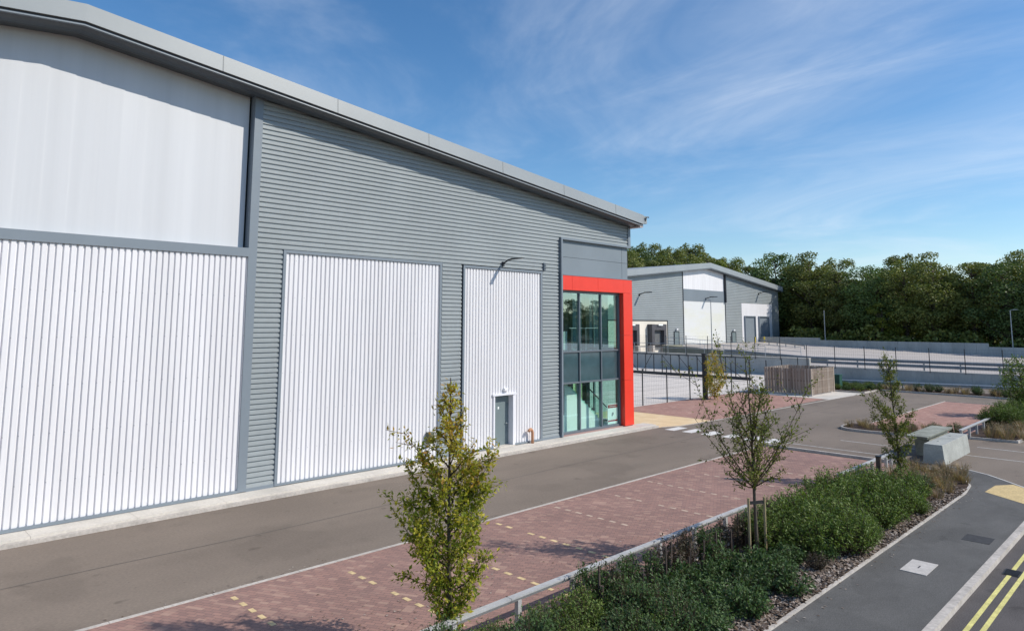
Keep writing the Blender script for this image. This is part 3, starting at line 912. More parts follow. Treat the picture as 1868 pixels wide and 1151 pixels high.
# staircase inside
st = MB()
for k in range(15):
    x0 = 28.9 - k * .26
    st.box(x0 - .28, x0, 22.3, 23.5, .2 + k * .19, .2 + (k + 1) * .19)
sto = st.build('staircase', M['room'], wh)
g = MB()
g.poly([(28.9, 22.22, .2), (25.0, 22.22, 3.05), (25.0, 22.22, 3.95), (29.0, 22.22, 1.05)])
g.build('glass_balustrade', M['balu'], sto)
g = MB()
g.poly([(28.9, 22.26, .2), (25.0, 22.26, .2), (25.0, 22.26, 2.3), (26.2, 22.26, 2.3)])
g.build('stair_side_panel', M['paper'], sto)
MB().tube([(29.0, 22.2, 1.1), (25.0, 22.2, 4.0)], .03, 6).tube([(28.9, 23.5, 1.1), (25.0, 23.5, 4.0)], .03, 6).tube([(25.6, 22.18, 1.0), (25.6, 22.18, 3.4)], .03, 6).build('handrail', M['dark'], sto)
g = MB(); g.quad((24.7, 22.2, 4.1), (25.9, 22.2, 4.1), (25.9, 22.2, 5.0), (24.7, 22.2, 5.0)); g.build('landing_panel', M['paper'], wh)
g = MB(); g.tube([(26.3, 22.4, 5.15), (29.4, 22.4, 5.15)], .025, 6)
for x in (26.5, 27.6, 28.9): g.tube([(x, 22.4, 4.0), (x, 22.4, 5.15)], .025, 6)
g.build('landing_rail', M['galv'], wh)

# notice on the glass
nt_ = thing('window_notice', 'white poster with maroon bands fixed low inside the last ground floor pane', 'poster', (28.9, YG_ + .035, .32))
MB().box(-.42, .42, 0, .012, 0, 1.0).build('notice_board', M['paper'], nt_)
MB().box(-.40, .40, -.006, -.001, .80, .96).build('maroon_band', M['maroon'], nt_)
MB().box(-.40, .40, -.006, -.001, .12, .20).build('maroon_band', M['maroon'], nt_)
g = MB(); g.tube([(0, -.004, .5), (0, -.002, .5)], .08, 12); g.tube([(-.06, -.004, .42), (-.06, -.002, .42)], .05, 10); g.build('round_emblem', M['galv'], nt_)
g = MB()
g.box(-.30, .30, -.009, -.0065, .87, .89)
for k in range(5): g.box(-.30, .30, -.006, -.002, .26 + k * .028, .265 + k * .028)
g.build('print_lines', M['paper'], nt_)
# table, chair, plant inside
t = thing('round_table', 'small dark topped table on thin splayed legs behind the last ground floor pane', 'table', (28.75, 23.3, .2))
MB().tube([(0, 0, .72), (0, 0, .76)], .42, 18).build('table_top', M['charcoal'], t)
for a, b in ((1, 1), (1, -1), (-1, 1), (-1, -1)):
    MB().tube([(a * .3, b * .3, 0), (a * .12, b * .12, .72)], .014, 6).build('leg', M['dark'], t)
p = thing('potted_plant', 'little dark potted plant standing on the small table indoors', 'plant', (28.75, 23.3, .96))
MB().tube([(0, 0, 0), (0, 0, .12)], [.05, .07], 10).build('pot', M['paper'], p)
g = MB()
for k in range(40):
    a = rnd.random() * 6.3; r = rnd.random() * .14; z = .12 + rnd.random() * .16
    v = Vector((math.cos(a) * r, math.sin(a) * r, z)); d = Vector((math.cos(a), math.sin(a), .5)) * .05; s = Vector((-math.sin(a), math.cos(a), 0)) * .02
    g.quad(v - s, v + d * .5 - s, v + d, v + s)
g.build('leaves', M['leaf_dark'], p)
ch = thing('lounge_chair', 'dark upholstered lounge chair standing behind the middle ground floor pane', 'chair', (27.2, 22.95, .2), R(20))
MB().box(-.35, .35, -.35, .35, .28, .46).build('seat', M['charcoal'], ch, bevel=.04)
MB().hexa([(-.35, .28, .44), (.35, .28, .44), (.35, .38, .44), (-.35, .38, .44), (-.3, .42, 1.15), (.3, .42, 1.15), (.3, .52, 1.15), (-.3, .52, 1.15)]).build('backrest', M['charcoal'], ch, bevel=.03)
for a, b in ((1, 1), (1, -1), (-1, 1), (-1, -1)):
    MB().tube([(a * .3, b * .3, 0), (a * .27, b * .27, .3)], .018, 6).build('leg', M['dark'], ch)
ds = thing('white_chair', 'white moulded chair between the two columns behind the middle pane', 'chair', (27.85, 22.9, .2), R(-30))
MB().hexa([(-.22, -.22, .43), (.22, -.22, .43), (.24, .2, .41), (-.24, .2, .41), (-.22, -.22, .47), (.22, -.22, .47), (.24, .2, .45), (-.24, .2, .45)]).build('seat', M['paper'], ds, bevel=.015)
MB().hexa([(-.22, .19, .44), (.22, .19, .44), (.22, .23, .44), (-.22, .23, .44), (-.18, .28, .84), (.18, .28, .84), (.18, .31, .84), (-.18, .31, .84)]).build('backrest', M['paper'], ds, bevel=.015)
for a, b in ((1, 1), (1, -1), (-1, 1), (-1, -1)):
    MB().tube([(a * .22, b * .22, 0), (a * .16, b * .16, .43)], .012, 6).build('leg', M['dark'], ds)

# door
dr = bpy.data.objects.new('door', None); C.objects.link(dr); dr.parent = wh
MB().box(20.36, 21.44, YW + .26, YW + .31, .20, 2.32).build('door_leaf', M['door'], dr)
g = MB()
g.box(20.28, 20.36, YW - .03, YW + .32, .17, 2.32); g.box(21.44, 21.56, YW - .03, YW + .32, .17, 2.32)
g.box(20.22, 21.62, YW - .06, YW + .32, 2.32, 2.40)
g.build('door_frame', M['white_trim'], dr)
g = MB(); g.tube([(21.34, YW + .20, 1.1), (21.22, YW + .20, 1.1)], .014, 8); g.tube([(21.34, YW + .26, 1.1), (21.34, YW + .19, 1.1)], .016, 8)
g.build('handle', M['galv'], dr)
MB().box(20.78, 20.86, YW + .252, YW + .262, 1.72, 1.82).build('door_sign', M['paper'], dr)
bl = MB(); bl.box(20.86, 21.08, YW - .10, YW + .02, 2.50, 2.62)
bl.build('bulkhead_light', M['lens'], wh, bevel=.02)
# vents, meter box, pipe, wall light
vb = MB().box(23.40, 23.52, YW - .08, YW + .02, 7.82, 8.18).build('louvre_vent', M['trim'], wh, bevel=.008)
g = MB()
for k in range(4): g.box(23.41, 23.51, YW - .088, YW - .079, 7.87 + k * .075, 7.90 + k * .075)
g.build('louvre_slats', M['dark'], vb)
MB().box(16.72, 17.0, YW - .20, YW + .0, .78, 1.22).build('meter_box', mat('olive_box', (0.10, 0.11, 0.07), .6), wh, bevel=.02)
g = MB(); g.tube([(22.5, YW - .18, .15), (22.5, YW - .18, .60), (22.47, YW - .18, .70), (22.40, YW - .18, .76), (22.30, YW - .18, .74), (22.26, YW - .18, .66)], [.065, .065, .065, .065, .065, .07], 12)
g.build('vent_pipe', M['terracotta'], wh, smooth=True)
lm = MB(); lm.box(20.74, 20.84, YW - .07, YW + .0, 7.86, 8.06)
lm.tube([(20.79, YW - .06, 7.98), (20.83, YW - .30, 8.12), (20.86, YW - .55, 8.16)], .035, 8)
lo_ = lm.build('wall_light', M['dark'], wh)
MB().hexa([(20.80, YW - .48, 8.13), (20.95, YW - .48, 8.13), (21.02, YW - 1.12, 8.15), (20.84, YW - 1.12, 8.15), (20.80, YW - .48, 8.19), (20.95, YW - .48, 8.19), (21.02, YW - 1.12, 8.18), (20.84, YW - 1.12, 8.18)]).build('lamp_head', M['dark'], lo_)

# plinth footway (two courses)
g = MB()
x = -20.0
while x < 31.2:
    x2 = min(x + 2.4, 31.3)
    g.box(x, x2 - .008, 20.75, YW + .05, -.05, .15); x = x2
struct('building_plinth', g, M['conc'])
g = MB(); g.box(-20, 31.35, 20.60, 20.745, -.05, .09)
struct('plinth_kerb', g, M['kerb'])

# ------------------------------------------------------------------ FAR WAREHOUSE
fb = thing('far_warehouse', 'smaller looking grey warehouse across the yards with loading docks and a white central panel', 'building')
YB = 57.0
BX0, BX1, BXR = 75.0, 128.0, 101.5
BZ = 14.32; BS = 0.107
for q in ((BX0, 94.1, 5.8, 14.4, YB, BZ, BXR, BS), (89.65, 94.1, 1.0, 5.8, YB), (107.6, BX1, 9.05, 14.4, YB, BZ, BXR, BS), (107.6, 113.2, 1.6, 9.05, YB), (125.2, BX1, 1.6, 9.05, YB)):
    g = MB(); horiz_ribs(g, *q, pitch=.27, depth=.06); g.build('horizontal_cladding', M['clad'], fb)
mb = MB(); vert_ribs(mb, 94.25, 107.2, 10.80, lambda x: BZ - BS * abs(x - BXR), YB + .05, pitch=.6, depth=.01)
mb.build('gable_panel', M['white'], fb)
MB().box(94.2, 107.25, YB, YB + .1, 8.93, 10.80).build('grey_band', M['clad_flat'], fb)
mb = MB(); vert_ribs(mb, 94.25, 107.4, 1.6, 8.93, YB + .03, pitch=.34, depth=.02)
mb.build('ribbed_panel', M['pale_lime'], fb)
g = MB(); g.box(94.1, 94.25, YB - .05, YB + .1, 1.5, 13.5); g.build('post_trim', M['dark'], fb)
MB().box(107.25, 107.5, YB - .3, YB + .1, 8.93, 13.6).build('post_trim', M['dark'], fb)
MB().box(107.4, 107.58, YB - .02, YB + .1, 1.5, 8.93).build('post_trim', M['dark'], fb)
fascia_set(fb, BX0 - .3, BX1 + .4, BXR, 14.42, BS, YB - .85, YB, .85, joint=60)
dw = MB().box(BX0, 89.5, YB, YB + .1, 1.0, 5.75).build('dock_wall', mat('cream_dock_wall', (0.74, 0.69, 0.60), .8, var=.06, vscale=.4), fb)
MB().box(89.5, 89.65, YB - .05, YB + .1, 1.2, 5.9).box(BX0, 89.5, YB - .05, YB + .1, 5.76, 5.9).build('dock_trim', M['dark'], dw)
for x0 in (77.3, 84.2):
    d = bpy.data.objects.new('loading_dock', None); C.objects.link(d); d.parent = fb; d.location = (x0, YB, 0)
    g = MB(); g.box(.1, .75, -.8, 0, 2.3, 5.30); g.box(3.25, 3.9, -.8, 0, 2.3, 5.30); g.box(.75, 3.25, -.8, 0, 4.45, 5.28)
    g.build('dock_shelter', M['shelter'], d)
    MB().box(.85, 3.3, -.25, -.05, 2.3, 4.4).build('dock_door', mat('dock_shutter', (0.13, 0.135, 0.14), .5, var=.1), d)
    MB().box(.9, 3.1, -.5, 0, 2.0, 2.3).build('dock_leveller', M['black'], d)
    MB().box(1.5, 2.6, -1.02, -1.0, 5.1, 5.3).build('dock_number_plate', M['paper'], d)
    for a in (.1, 3.4): MB().box(a, a + .5, -.9, 0, 1.2, 2.25).build('dock_buffer_block', M['kerb'], d)
for x0, x1, z1 in ((91.4, 92.6, 4.15), (109.4, 110.7, 3.95)):
    d = MB().box(x0, x1, YB - .06, YB - .01, 2.0, z1).build('door', M['door'], fb)
    MB().box(x0 - .1, x0, YB - .1, YB, 2.0, z1 + .1).box(x1, x1 + .1, YB - .1, YB, 2.0, z1 + .1).box(x0, x1, YB - .1, YB, z1, z1 + .1).build('door_frame', M['dark'], d)
    MB().box(x0 + .4, x0 + .8, YB - .25, YB, z1 + .3, z1 + .5).build('door_light', M['lens'], d)
MB().box(113.25, 125.1, YB, YB + .1, 1.6, 9.0).build('shutter_wall', M['white'], fb)
for x0 in (114.2, 119.6):
    d = MB().box(x0, x0 + 3.7, YB - .03, YB - .005, 1.9, 6.65).build('roller_shutter', mat('shutter_grey', (0.20, 0.235, 0.27), .5, var=.05), fb)
    g = MB(); g.box(x0 - .15, x0, YB - .25, YB, 1.9, 6.8); g.box(x0 + 3.7, x0 + 3.85, YB - .25, YB, 1.9, 6.8); g.box(x0, x0 + 3.7, YB - .25, YB, 6.65, 6.8)
    g.build('shutter_frame', M['trim'], d)
for x0, zz in ((82.3, 9.55), (100.9, 9.45), (119.8, 10.9)):
    g = MB(); g.box(x0, x0 + .2, YB - .1, YB, zz - .25, zz + .1); g.tube([(x0 + .1, YB - .05, zz), (x0 + .35, YB - .8, zz + .25)], .07, 6)
    l_ = g.build('wall_light', M['dark'], fb)
    MB().box(x0 + .2, x0 + .55, YB - 1.9, YB - .75, zz + .2, zz + .32).build('lamp_head', M['dark'], l_)
g = MB()
g.quad((BX0, YB, 1), (BX0, YB + 38, 1), (BX0, YB + 38, 12.2), (BX0, YB, 12.2))
g.quad((BX1, YB, 1), (BX1, YB + 38, 1), (BX1, YB + 38, 12.2), (BX1, YB, 12.2))
g.build('side_walls', M['clad_flat'], fb)
for k, (x0, y0) in enumerate(((115.0, 55.6), (118.6, 55.6))):
    b = thing('bollard', ('yellow bollard before the left hand far roller shutter', 'yellow bollard between the two far roller shutters')[k], 'bollard', (x0, y0, 2.05), group='yellow bollards at the far shutters')
    MB().tube([(0, 0, 0), (0, 0, 1.05), (0, 0, 1.1)], [.14, .14, .08], 10).build('post', M['yellowp'], b)
    MB().tube([(0, 0, 0), (0, 0, .04)], [.2, .2], 10).build('base_plate', M['dark'], b)

# ramp, retaining walls, fences, guard rails
rw = MB()
yA = 11 - 25
for k in range(30):
    y0 = -14 + k * 1.45
    if y0 > 29.0: break
    rw.box(72.45, 72.7, y0, min(y0 + 1.44, 29.2), -.1, 1.12)
tag(rw.build('retaining_wall', M['conc_wall']), 'long shaded concrete retaining wall behind the low single guard rail', 'wall')
rw = MB()
for k in range(24):
    y0 = 29.2 + k * 1.45
    rw.box(72.42, 72.75, y0, y0 + 1.44, -.1, 1.825)
tag(rw.build('retaining_wall', M['conc_wall']), 'taller shaded concrete retaining wall behind the sliding yard gate', 'wall')
cp = MB(); cp.box(72.35, 72.85, 29.2, 64, 1.83, 1.90)
tag(cp.build('wall_coping', M['conc'], bpy.data.objects['retaining_wall.001']))
rw = MB()
rw.hexa([(79.4, 30, 1.0), (79.7, 30, 1.0), (79.7, 51, 1.0), (79.4, 51, 1.0), (79.4, 30, 1.55), (79.7, 30, 1.55), (79.7, 51, 2.5), (79.4, 51, 2.5)])
rw.box(79.4, 84.0, 51, 51.3, 1.0, 2.52)
tag(rw.build('ramp_wall', M['ramp_wall']), 'sloping olive grey ramp wall in front of the far warehouse door', 'wall')


def fence_run(name, label, pts_posts, z0s, hgt, wires=True, along='y', m=M['dark']):
    f = thing(name, label, 'fence')
    for (x, y), z in zip(pts_posts, z0s):
        MB().box(x - .03, x + .03, y - .03, y + .03, z, z + hgt).build('fence_post', m, f)
    g = MB()
    if wires:
        for (a, za), (b, zb) in zip(list(zip(pts_posts, z0s)), list(zip(pts_posts, z0s))[1:]):
            for k in range(9):
                h = .1 + k * (hgt - .15) / 8
                g.bar((a[0], a[1], za + h), (b[0], b[1], zb + h), .006)
            n = int(math.hypot(a[0] - b[0], a[1] - b[1]) / .2)
            for q in range(n):
                t = q / n
                x = a[0] + (b[0] - a[0]) * t; y = a[1] + (b[1] - a[1]) * t; z = za + (zb - za) * t
                g.bar((x, y, z + .08), (x, y, z + hgt - .05), .004)
    g.build('mesh_infill', m, f)
    return f


ysR = [28.9 - 2.8 * k + .5 for k in range(16)]
fence_run('mesh_fence', 'dark mesh fence on slim posts along the top of the long retaining wall', [(72.3, y) for y in ysR], [1.0] * 16, 2.25)
ysL = [32.2, 35.0, 37.8, 40.7, 43.5, 46.3, 49.1, 52]
fence_run('mesh_fence', 'dark mesh fence on the taller retaining wall behind the sliding gate', [(72.3, y) for y in ysL], [1.6] * 8, 2.4)
fence_run('mesh_fence', 'near dark mesh fence dividing the red paving from the pale concrete yard', [(31.0, 26.72), (33.2, 26.72), (35.9, 26.71), (38.8, 26.7), (41.6, 26.62), (44.4, 26.5)], [0] * 6, 2.42)
fence_run('mesh_fence', 'short dark mesh fence between the tall black gate post and the timber enclosure', [(46.5, 26.3), (49.8, 26.1), (52.6, 26.0), (55.6, 26.0), (58.6, 26.0), (61.9, 26.0)], [0] * 6, 2.42)
gp0 = thing('gate_post', 'thick black gate post standing at the edge of the red paving beside a sapling', 'gate post', (45.55, 25.95, 0))
MB().box(-.13, .13, -.13, .13, 0, 3.2).build('post', M['dark'], gp0)
MB().box(-.16, .16, -.16, .16, 3.2, 3.26).build('post_cap', M['dark'], gp0)
MB().box(-.26, .26, -.26, .26, 0, .03).build('base_plate', M['dark'], gp0)

# sliding gate
sg = thing('sliding_gate', 'long black sliding gate with upright bars and diagonal braces before the shaded wall', 'gate', (62, 0, 0))
g = MB(); g.box(-.06, .06, 30.5, 46.5, .12, .42); g.box(-.04, .04, 30.5, 46.5, 2.18, 2.26); g.build('gate_rails', M['dark'], sg)
for k in range(16):
    y = 31.0 + k * 1.02
    MB().box(-.04, .04, y - .035, y + .035, .42, 2.18).build('gate_bar', M['dark'], sg)
for a, b in ((42.6, 41.45), (40.2, 38.5), (38.3, 36.6), (36.2, 34.8), (44.9, 43.2), (34.4, 31.5)):
    (MB().bar((0, a, .42), (0, b, 2.18), .05) if a == 42.6 else MB().bar((0, a, 2.18), (0, b, .42), .05)).build('gate_brace', M['dark'], sg)


def armco(name, label, pts, zs, heights, spacing, m=M['galv'], offs=.12, tube=False):
    a = thing(name, label, 'guard rail')
    P = [Vector((x, y, z)) for (x, y), z in zip(pts, zs)]
    for h in heights:
        g = MB()
        for p, q in zip(P, P[1:]):
            d = (q - p); d.z = 0; d.normalize(); n = Vector((d.y, -d.x, 0))
            if n.x > 0: n = -n
            prof = [(-.15, 0), (-.10, .07), (-.03, .07), (0, .02), (.03, .07), (.10, .07), (.15, 0)]
            for (z0, o0), (z1, o1) in zip(prof, prof[1:]):
                A, B = p + n * (offs + o0) + Vector((0, 0, h + z0)), q + n * (offs + o0) + Vector((0, 0, h + z0))
                Cc, D = q + n * (offs + o1) + Vector((0, 0, h + z1)), p + n * (offs + o1) + Vector((0, 0, h + z1))
                g.quad(tuple(A), tuple(B), tuple(Cc), tuple(D))
        g.build('guard_beam', m, a)
    tot = sum((q - p).length for p, q in zip(P, P[1:]))
    s = 0.3
    while s < tot:
        r = s
        for p, q in zip(P, P[1:]):
            l = (q - p).length
            if r <= l:
                v = p.lerp(q, r / l); break
            r -= l
        MB().box(v.x - .05, v.x + .05, v.y - .06, v.y + .06, v.z - .1, v.z + max(heights) + .12).build('guard_post', m, a)
        s += spacing
    return a


dg = mat('dull_galvanised', (0.25, 0.275, 0.30), 0.5, 0.3, 0.5, var=0.1, vscale=4)
armco('guard_rail', 'double beam grey guard rail above the long retaining wall', [(74.6, -8), (74.8, 29.8), (75, 40)], [1.02, 1.02, 1.5], [.42, .82], 3.0, dg)
armco('guard_rail', 'low single beam guard rail behind the scrub at the car park back edge', [(67.6, 4), (66.3, 10), (64.2, 18.5), (63.0, 24.2)], [0, 0, 0, 0], [.5], 2.05, M['galv'])
armco('guard_rail', 'short far guard rail in the upper yard', [(103, 42), (113, 53.5)], [th(42), th(53)], [.6], 3.0, dg)
# tubular handrails before docks
def handrail(label, pts, zs, n, h=1.1):
    a = thing('handrail', label, 'handrail')
    for hh in (h, h * .55):
        MB().tube([(x, y, z + hh) for (x, y), z in zip(pts, zs)], .03, 6).build('rail', M['galv'], a)
    for k in range(n):
        t = k / (n - 1) * (len(pts) - 1); i = min(int(t), len(pts) - 2); f = t - i
        x = pts[i][0] * (1 - f) + pts[i + 1][0] * f; y = pts[i][1] * (1 - f) + pts[i + 1][1] * f; z = zs[i] * (1 - f) + zs[i + 1] * f
        MB().tube([(x, y, z), (x, y, z + h)], .03, 6).build('handrail_post', M['galv'], a)
handrail('front galvanised tubular handrail above the shaded wall before the loading docks', [(72.65, 56), (72.65, 45), (72.65, 34)], [1.9, 1.9, 1.9], 10)
handrail('rear galvanised tubular handrail along the sloping ramp wall', [(79.55, 51), (79.55, 33)], [2.5, 1.66], 8)

# far stepped wall
fw = MB()
y = 57
while y > -40:
    y2 = y - 1.5
    top = 3.1 if y > 46.8 else (2.72 if y > 23.2 else 2.2)
    fw.box(120, 120.35, y2 + .02, y, .7, top); y = y2
tag(fw.build('boundary_wall', M['conc_wall']), 'stepped concrete boundary wall along the foot of the dark wood', 'wall')


def lamp_column(label, x, y, z0, h, arm=(0, 1.0), rr=.07, m=M['galv']):
    a = thing('lamp_column', label, 'lamp post', (x, y, z0))
    MB().tube([(0, 0, 0), (0, 0, 1.1), (0, 0, 1.15), (0, 0, h)], [rr * 1.4, rr * 1.4, rr, rr * .7], 8).build('column', m, a)
    d = Vector((arm[0], arm[1], 0))
    if d.length > 0:
        e = d.normalized() * .4
        MB().tube([(0, 0, h), tuple(e + Vector((0, 0, h + .08)))], .04, 6).build('arm', m, a)
        q = d.normalized(); s = Vector((-q.y, q.x, 0)) * .13
        c0 = e + Vector((0, 0, h + .05)); c1 = e + q * .6 + Vector((0, 0, h + .08))
        MB().hexa([tuple(c0 - s), tuple(c1 - s), tuple(c1 + s), tuple(c0 + s), tuple(c0 - s + Vector((0, 0, .09))), tuple(c1 - s + Vector((0, 0, .05))), tuple(c1 + s + Vector((0, 0, .05))), tuple(c0 + s + Vector((0, 0, .09)))]).build('lamp_head', m, a)
    return a


lamp_column('slim dark lamp column in front of the white central panel of the far warehouse', 74, 41.1, 1.55, 6.6, (0.2, 1), .06, dg)
lamp_column('slim pale lamp column at the left of the wood, behind the stepped wall', 122.5, 46.5, 1.8, 6.0, (0, 0), .08)
lamp_column('slim pale lamp column at the right of the wood, behind the stepped wall', 122.5, 20.0, .9, 6.6, (-.2, -1), .08)

# ------------------------------------------------------------------ timber enclosure
en = thing('timber_enclosure', 'open topped timber bin enclosure of upright hit and miss boards on a concrete pad', 'enclosure', (53.35, 21.45, 0))
def board_side(a, b, name='slatted_side'):
    g = MB()
    A, B = Vector(a), Vector(b); L_ = (B - A).length; d = (B - A).normalized(); n = Vector((d.y, -d.x)); ang = math.atan2(d.y, d.x)
    k = 0; s = .06
    while s < L_ - .04:
        side = .035 if k % 2 else -.035
        c = A + d * s + n * side
        g.obox((c.x, c.y), ang, .058, .011, .08 + rnd.random() * .03, 1.99 + rnd.random() * .03)
        s += .116; k += 1
    for z in (.4, 1.05, 1.7):
        c = A + d * L_ / 2
        g.obox((c.x, c.y), ang, L_ / 2, .022, z, z + .09)
    return g.build(name, M['timber'], en)
board_side((0, 0), (4.45, 0)); board_side((4.45, 0), (4.45, 3.6)); board_side((4.45, 3.6), (0, 3.6)); board_side((0, 3.6), (0, 0))
for x, y in ((0, 0), (4.45, 0), (4.45, 3.6), (0, 3.6), (2.2, 3.6), (0, 1.8)):
    MB().box(x - .05, x + .05, y - .05, y + .05, 0, 2.02).build('corner_timber', M['timber'], en)
MB().box(-.12, 4.6, -.12, -.02, 0.008, .05).box(-.22, -.10, -.12, 3.8, .008, .12).build('base_kerb', M['kerb'], en)
cb = thing('utility_cabinet', 'small dark green utility cabinet beside the timber enclosure', 'cabinet', (60.2, 22.1, .09))
MB().box(-.3, .3, -.35, .35, 0, 1.1).build('cabinet_body', M['green_box'], cb, bevel=.02)
MB().box(-.34, .34, -.39, .39, 1.1, 1.16).build('cabinet_lid', M['green_box'], cb)
MB().box(-.32, -.3, -.3, .3, .1, 1.0).build('cabinet_door', M['green_box'], cb)
bn = thing('white_bin', 'pale box left standing beside the timber enclosure on the red paving', 'bin', (52.2, 25.2, .01))
bn.scale = (.75, .75, .8)
MB().hexa([(-.25, -.25, 0), (.25, -.25, 0), (.25, .25, 0), (-.25, .25, 0), (-.3, -.3, .75), (.3, -.3, .75), (.3, .3, .75), (-.3, .3, .75)]).build('bin_body', M['paper'], bn)
MB().box(-.33, .33, -.33, .33, .75, .82).build('bin_lid', M['paper'], bn, bevel=.02)

# ------------------------------------------------------------------ concrete blocks
bk = MB().hexa([(31.0, 7.50, 0), (35.0, 7.50, 0), (35.0, 8.26, 0), (31.0, 8.26, 0), (31.02, 7.56, .76), (34.98, 7.56, .76), (34.98, 8.20, .76), (31.02, 8.20, .76)])
bk.box(32.0, 32.25, 7.9, 7.98, .755, .775).box(33.8, 34.05, 7.9, 7.98, .755, .775)
tag(bk.build('concrete_block', M['conc_block'], bevel=.018), 'long pale concrete barrier block lying nearest the footpath', 'concrete block')
g = MB(); g.hexa([(32.7, 8.5, 0), (35.6, 8.5, 0), (35.6, 8.95, 0), (32.7, 8.95, 0), (32.7, 8.42, .74), (35.6, 8.42, .74), (35.6, 9.0, .74), (32.7, 9.0, .74)])
g.hexa([(32.1, 8.36, .74), (35.9, 8.36, .74), (35.9, 9.1, .74), (32.1, 9.1, .74), (32.0, 8.30, .87), (35.95, 8.30, .87), (35.95, 9.14, .87), (32.0, 9.14, .87)])
tag(g.build('concrete_block', M['conc_block_old'], bevel=.018), 'weathered darker concrete block with an overhanging slab top behind the pale one', 'concrete block')


# ------------------------------------------------------------------ knee rails
def knee_rail(label, x0, x1, y, h=.60, y1=None):
    y1 = y if y1 is None else y1
    a = thing('knee_rail', label, 'low rail', (x0, y, 0), math.atan2(y1 - y, x1 - x0))
    L_ = math.hypot(x1 - x0, y1 - y)
    n = max(1, round(L_ / 3.0))
    for k in range(n):
        a0, a1 = L_ * k / n, L_ * (k + 1) / n - .012
        MB().hexa([(a0, -.03, h - .09), (a1, -.03, h - .09), (a1, .03, h - .09), (a0, .03, h - .09), (a0, -.065, h - .03), (a1, -.065, h - .03), (a1, .065, h - .03), (a0, .065, h - .03)]).box(a0, a1, -.065, .065, h - .0299, h).build('top_rail', M['rail'], a)
    m = max(2, round(L_ / 1.5) + 1)
    for k in range(m):
        s = min(.15 + k * 1.5, L_ - .1)
        MB().box(s - .045, s + .045, -.045, .045, -.05, h - .085).build('rail_post', M['rail'], a)
    return a


knee_rail('long pale knee rail between the brick parking bays and the planting bed', -12, 17.9, 9.02)
knee_rail('shorter pale knee rail at the far end of the brick bays behind the green shrubs', 23.6, 28.9, 8.75)
knee_rail('pale knee rail beyond the concrete blocks at the edge of the far brick bays', 37.4, 46.5, 8.35)
bo = thing('low_bollard', 'short dark timber bollard standing in front of the shorter knee rail', 'bollard', (26.2, 8.35, 0))
MB().box(-.07, .07, -.07, .07, 0, .85).build('post', M['guard_tube'], bo)
MB().box(-.08, .08, -.08, .08, .85, .89).build('cap', M['dark'], bo)


# ------------------------------------------------------------------ leaves
def leaf(mb, p, d, size, wid=.42, fold=.25):
    """folded leaf: two quads sharing the midrib"""
    d = d.normalized()
    up = Vector((rnd.uniform(-.6, .6), rnd.uniform(-.6, .6), 1)).normalized()
    s = d.cross(up)
    if s.length < 1e-3: s = Vector((1, 0, 0))
    s.normalize(); n = s.cross(d)
    w_ = size * wid * .5
    a = p; m_ = p + d * size * .5 - n * size * fold * .35; t = p + d * size
    l = p + d * size * .42 + s * w_; r = p + d * size * .42 - s * w_
    b = len(mb.v)
    mb.v += [tuple(a), tuple(l), tuple(t), tuple(m_), tuple(r)]
    mb.f += [(b, b + 1, b + 2, b + 3), (b, b + 3, b + 2, b + 4)]


def rvec():
    while True:
        v = Vector((rnd.uniform(-1, 1), rnd.uniform(-1, 1), rnd.uniform(-1, 1)))
        if .05 < v.length < 1: return v.normalized()


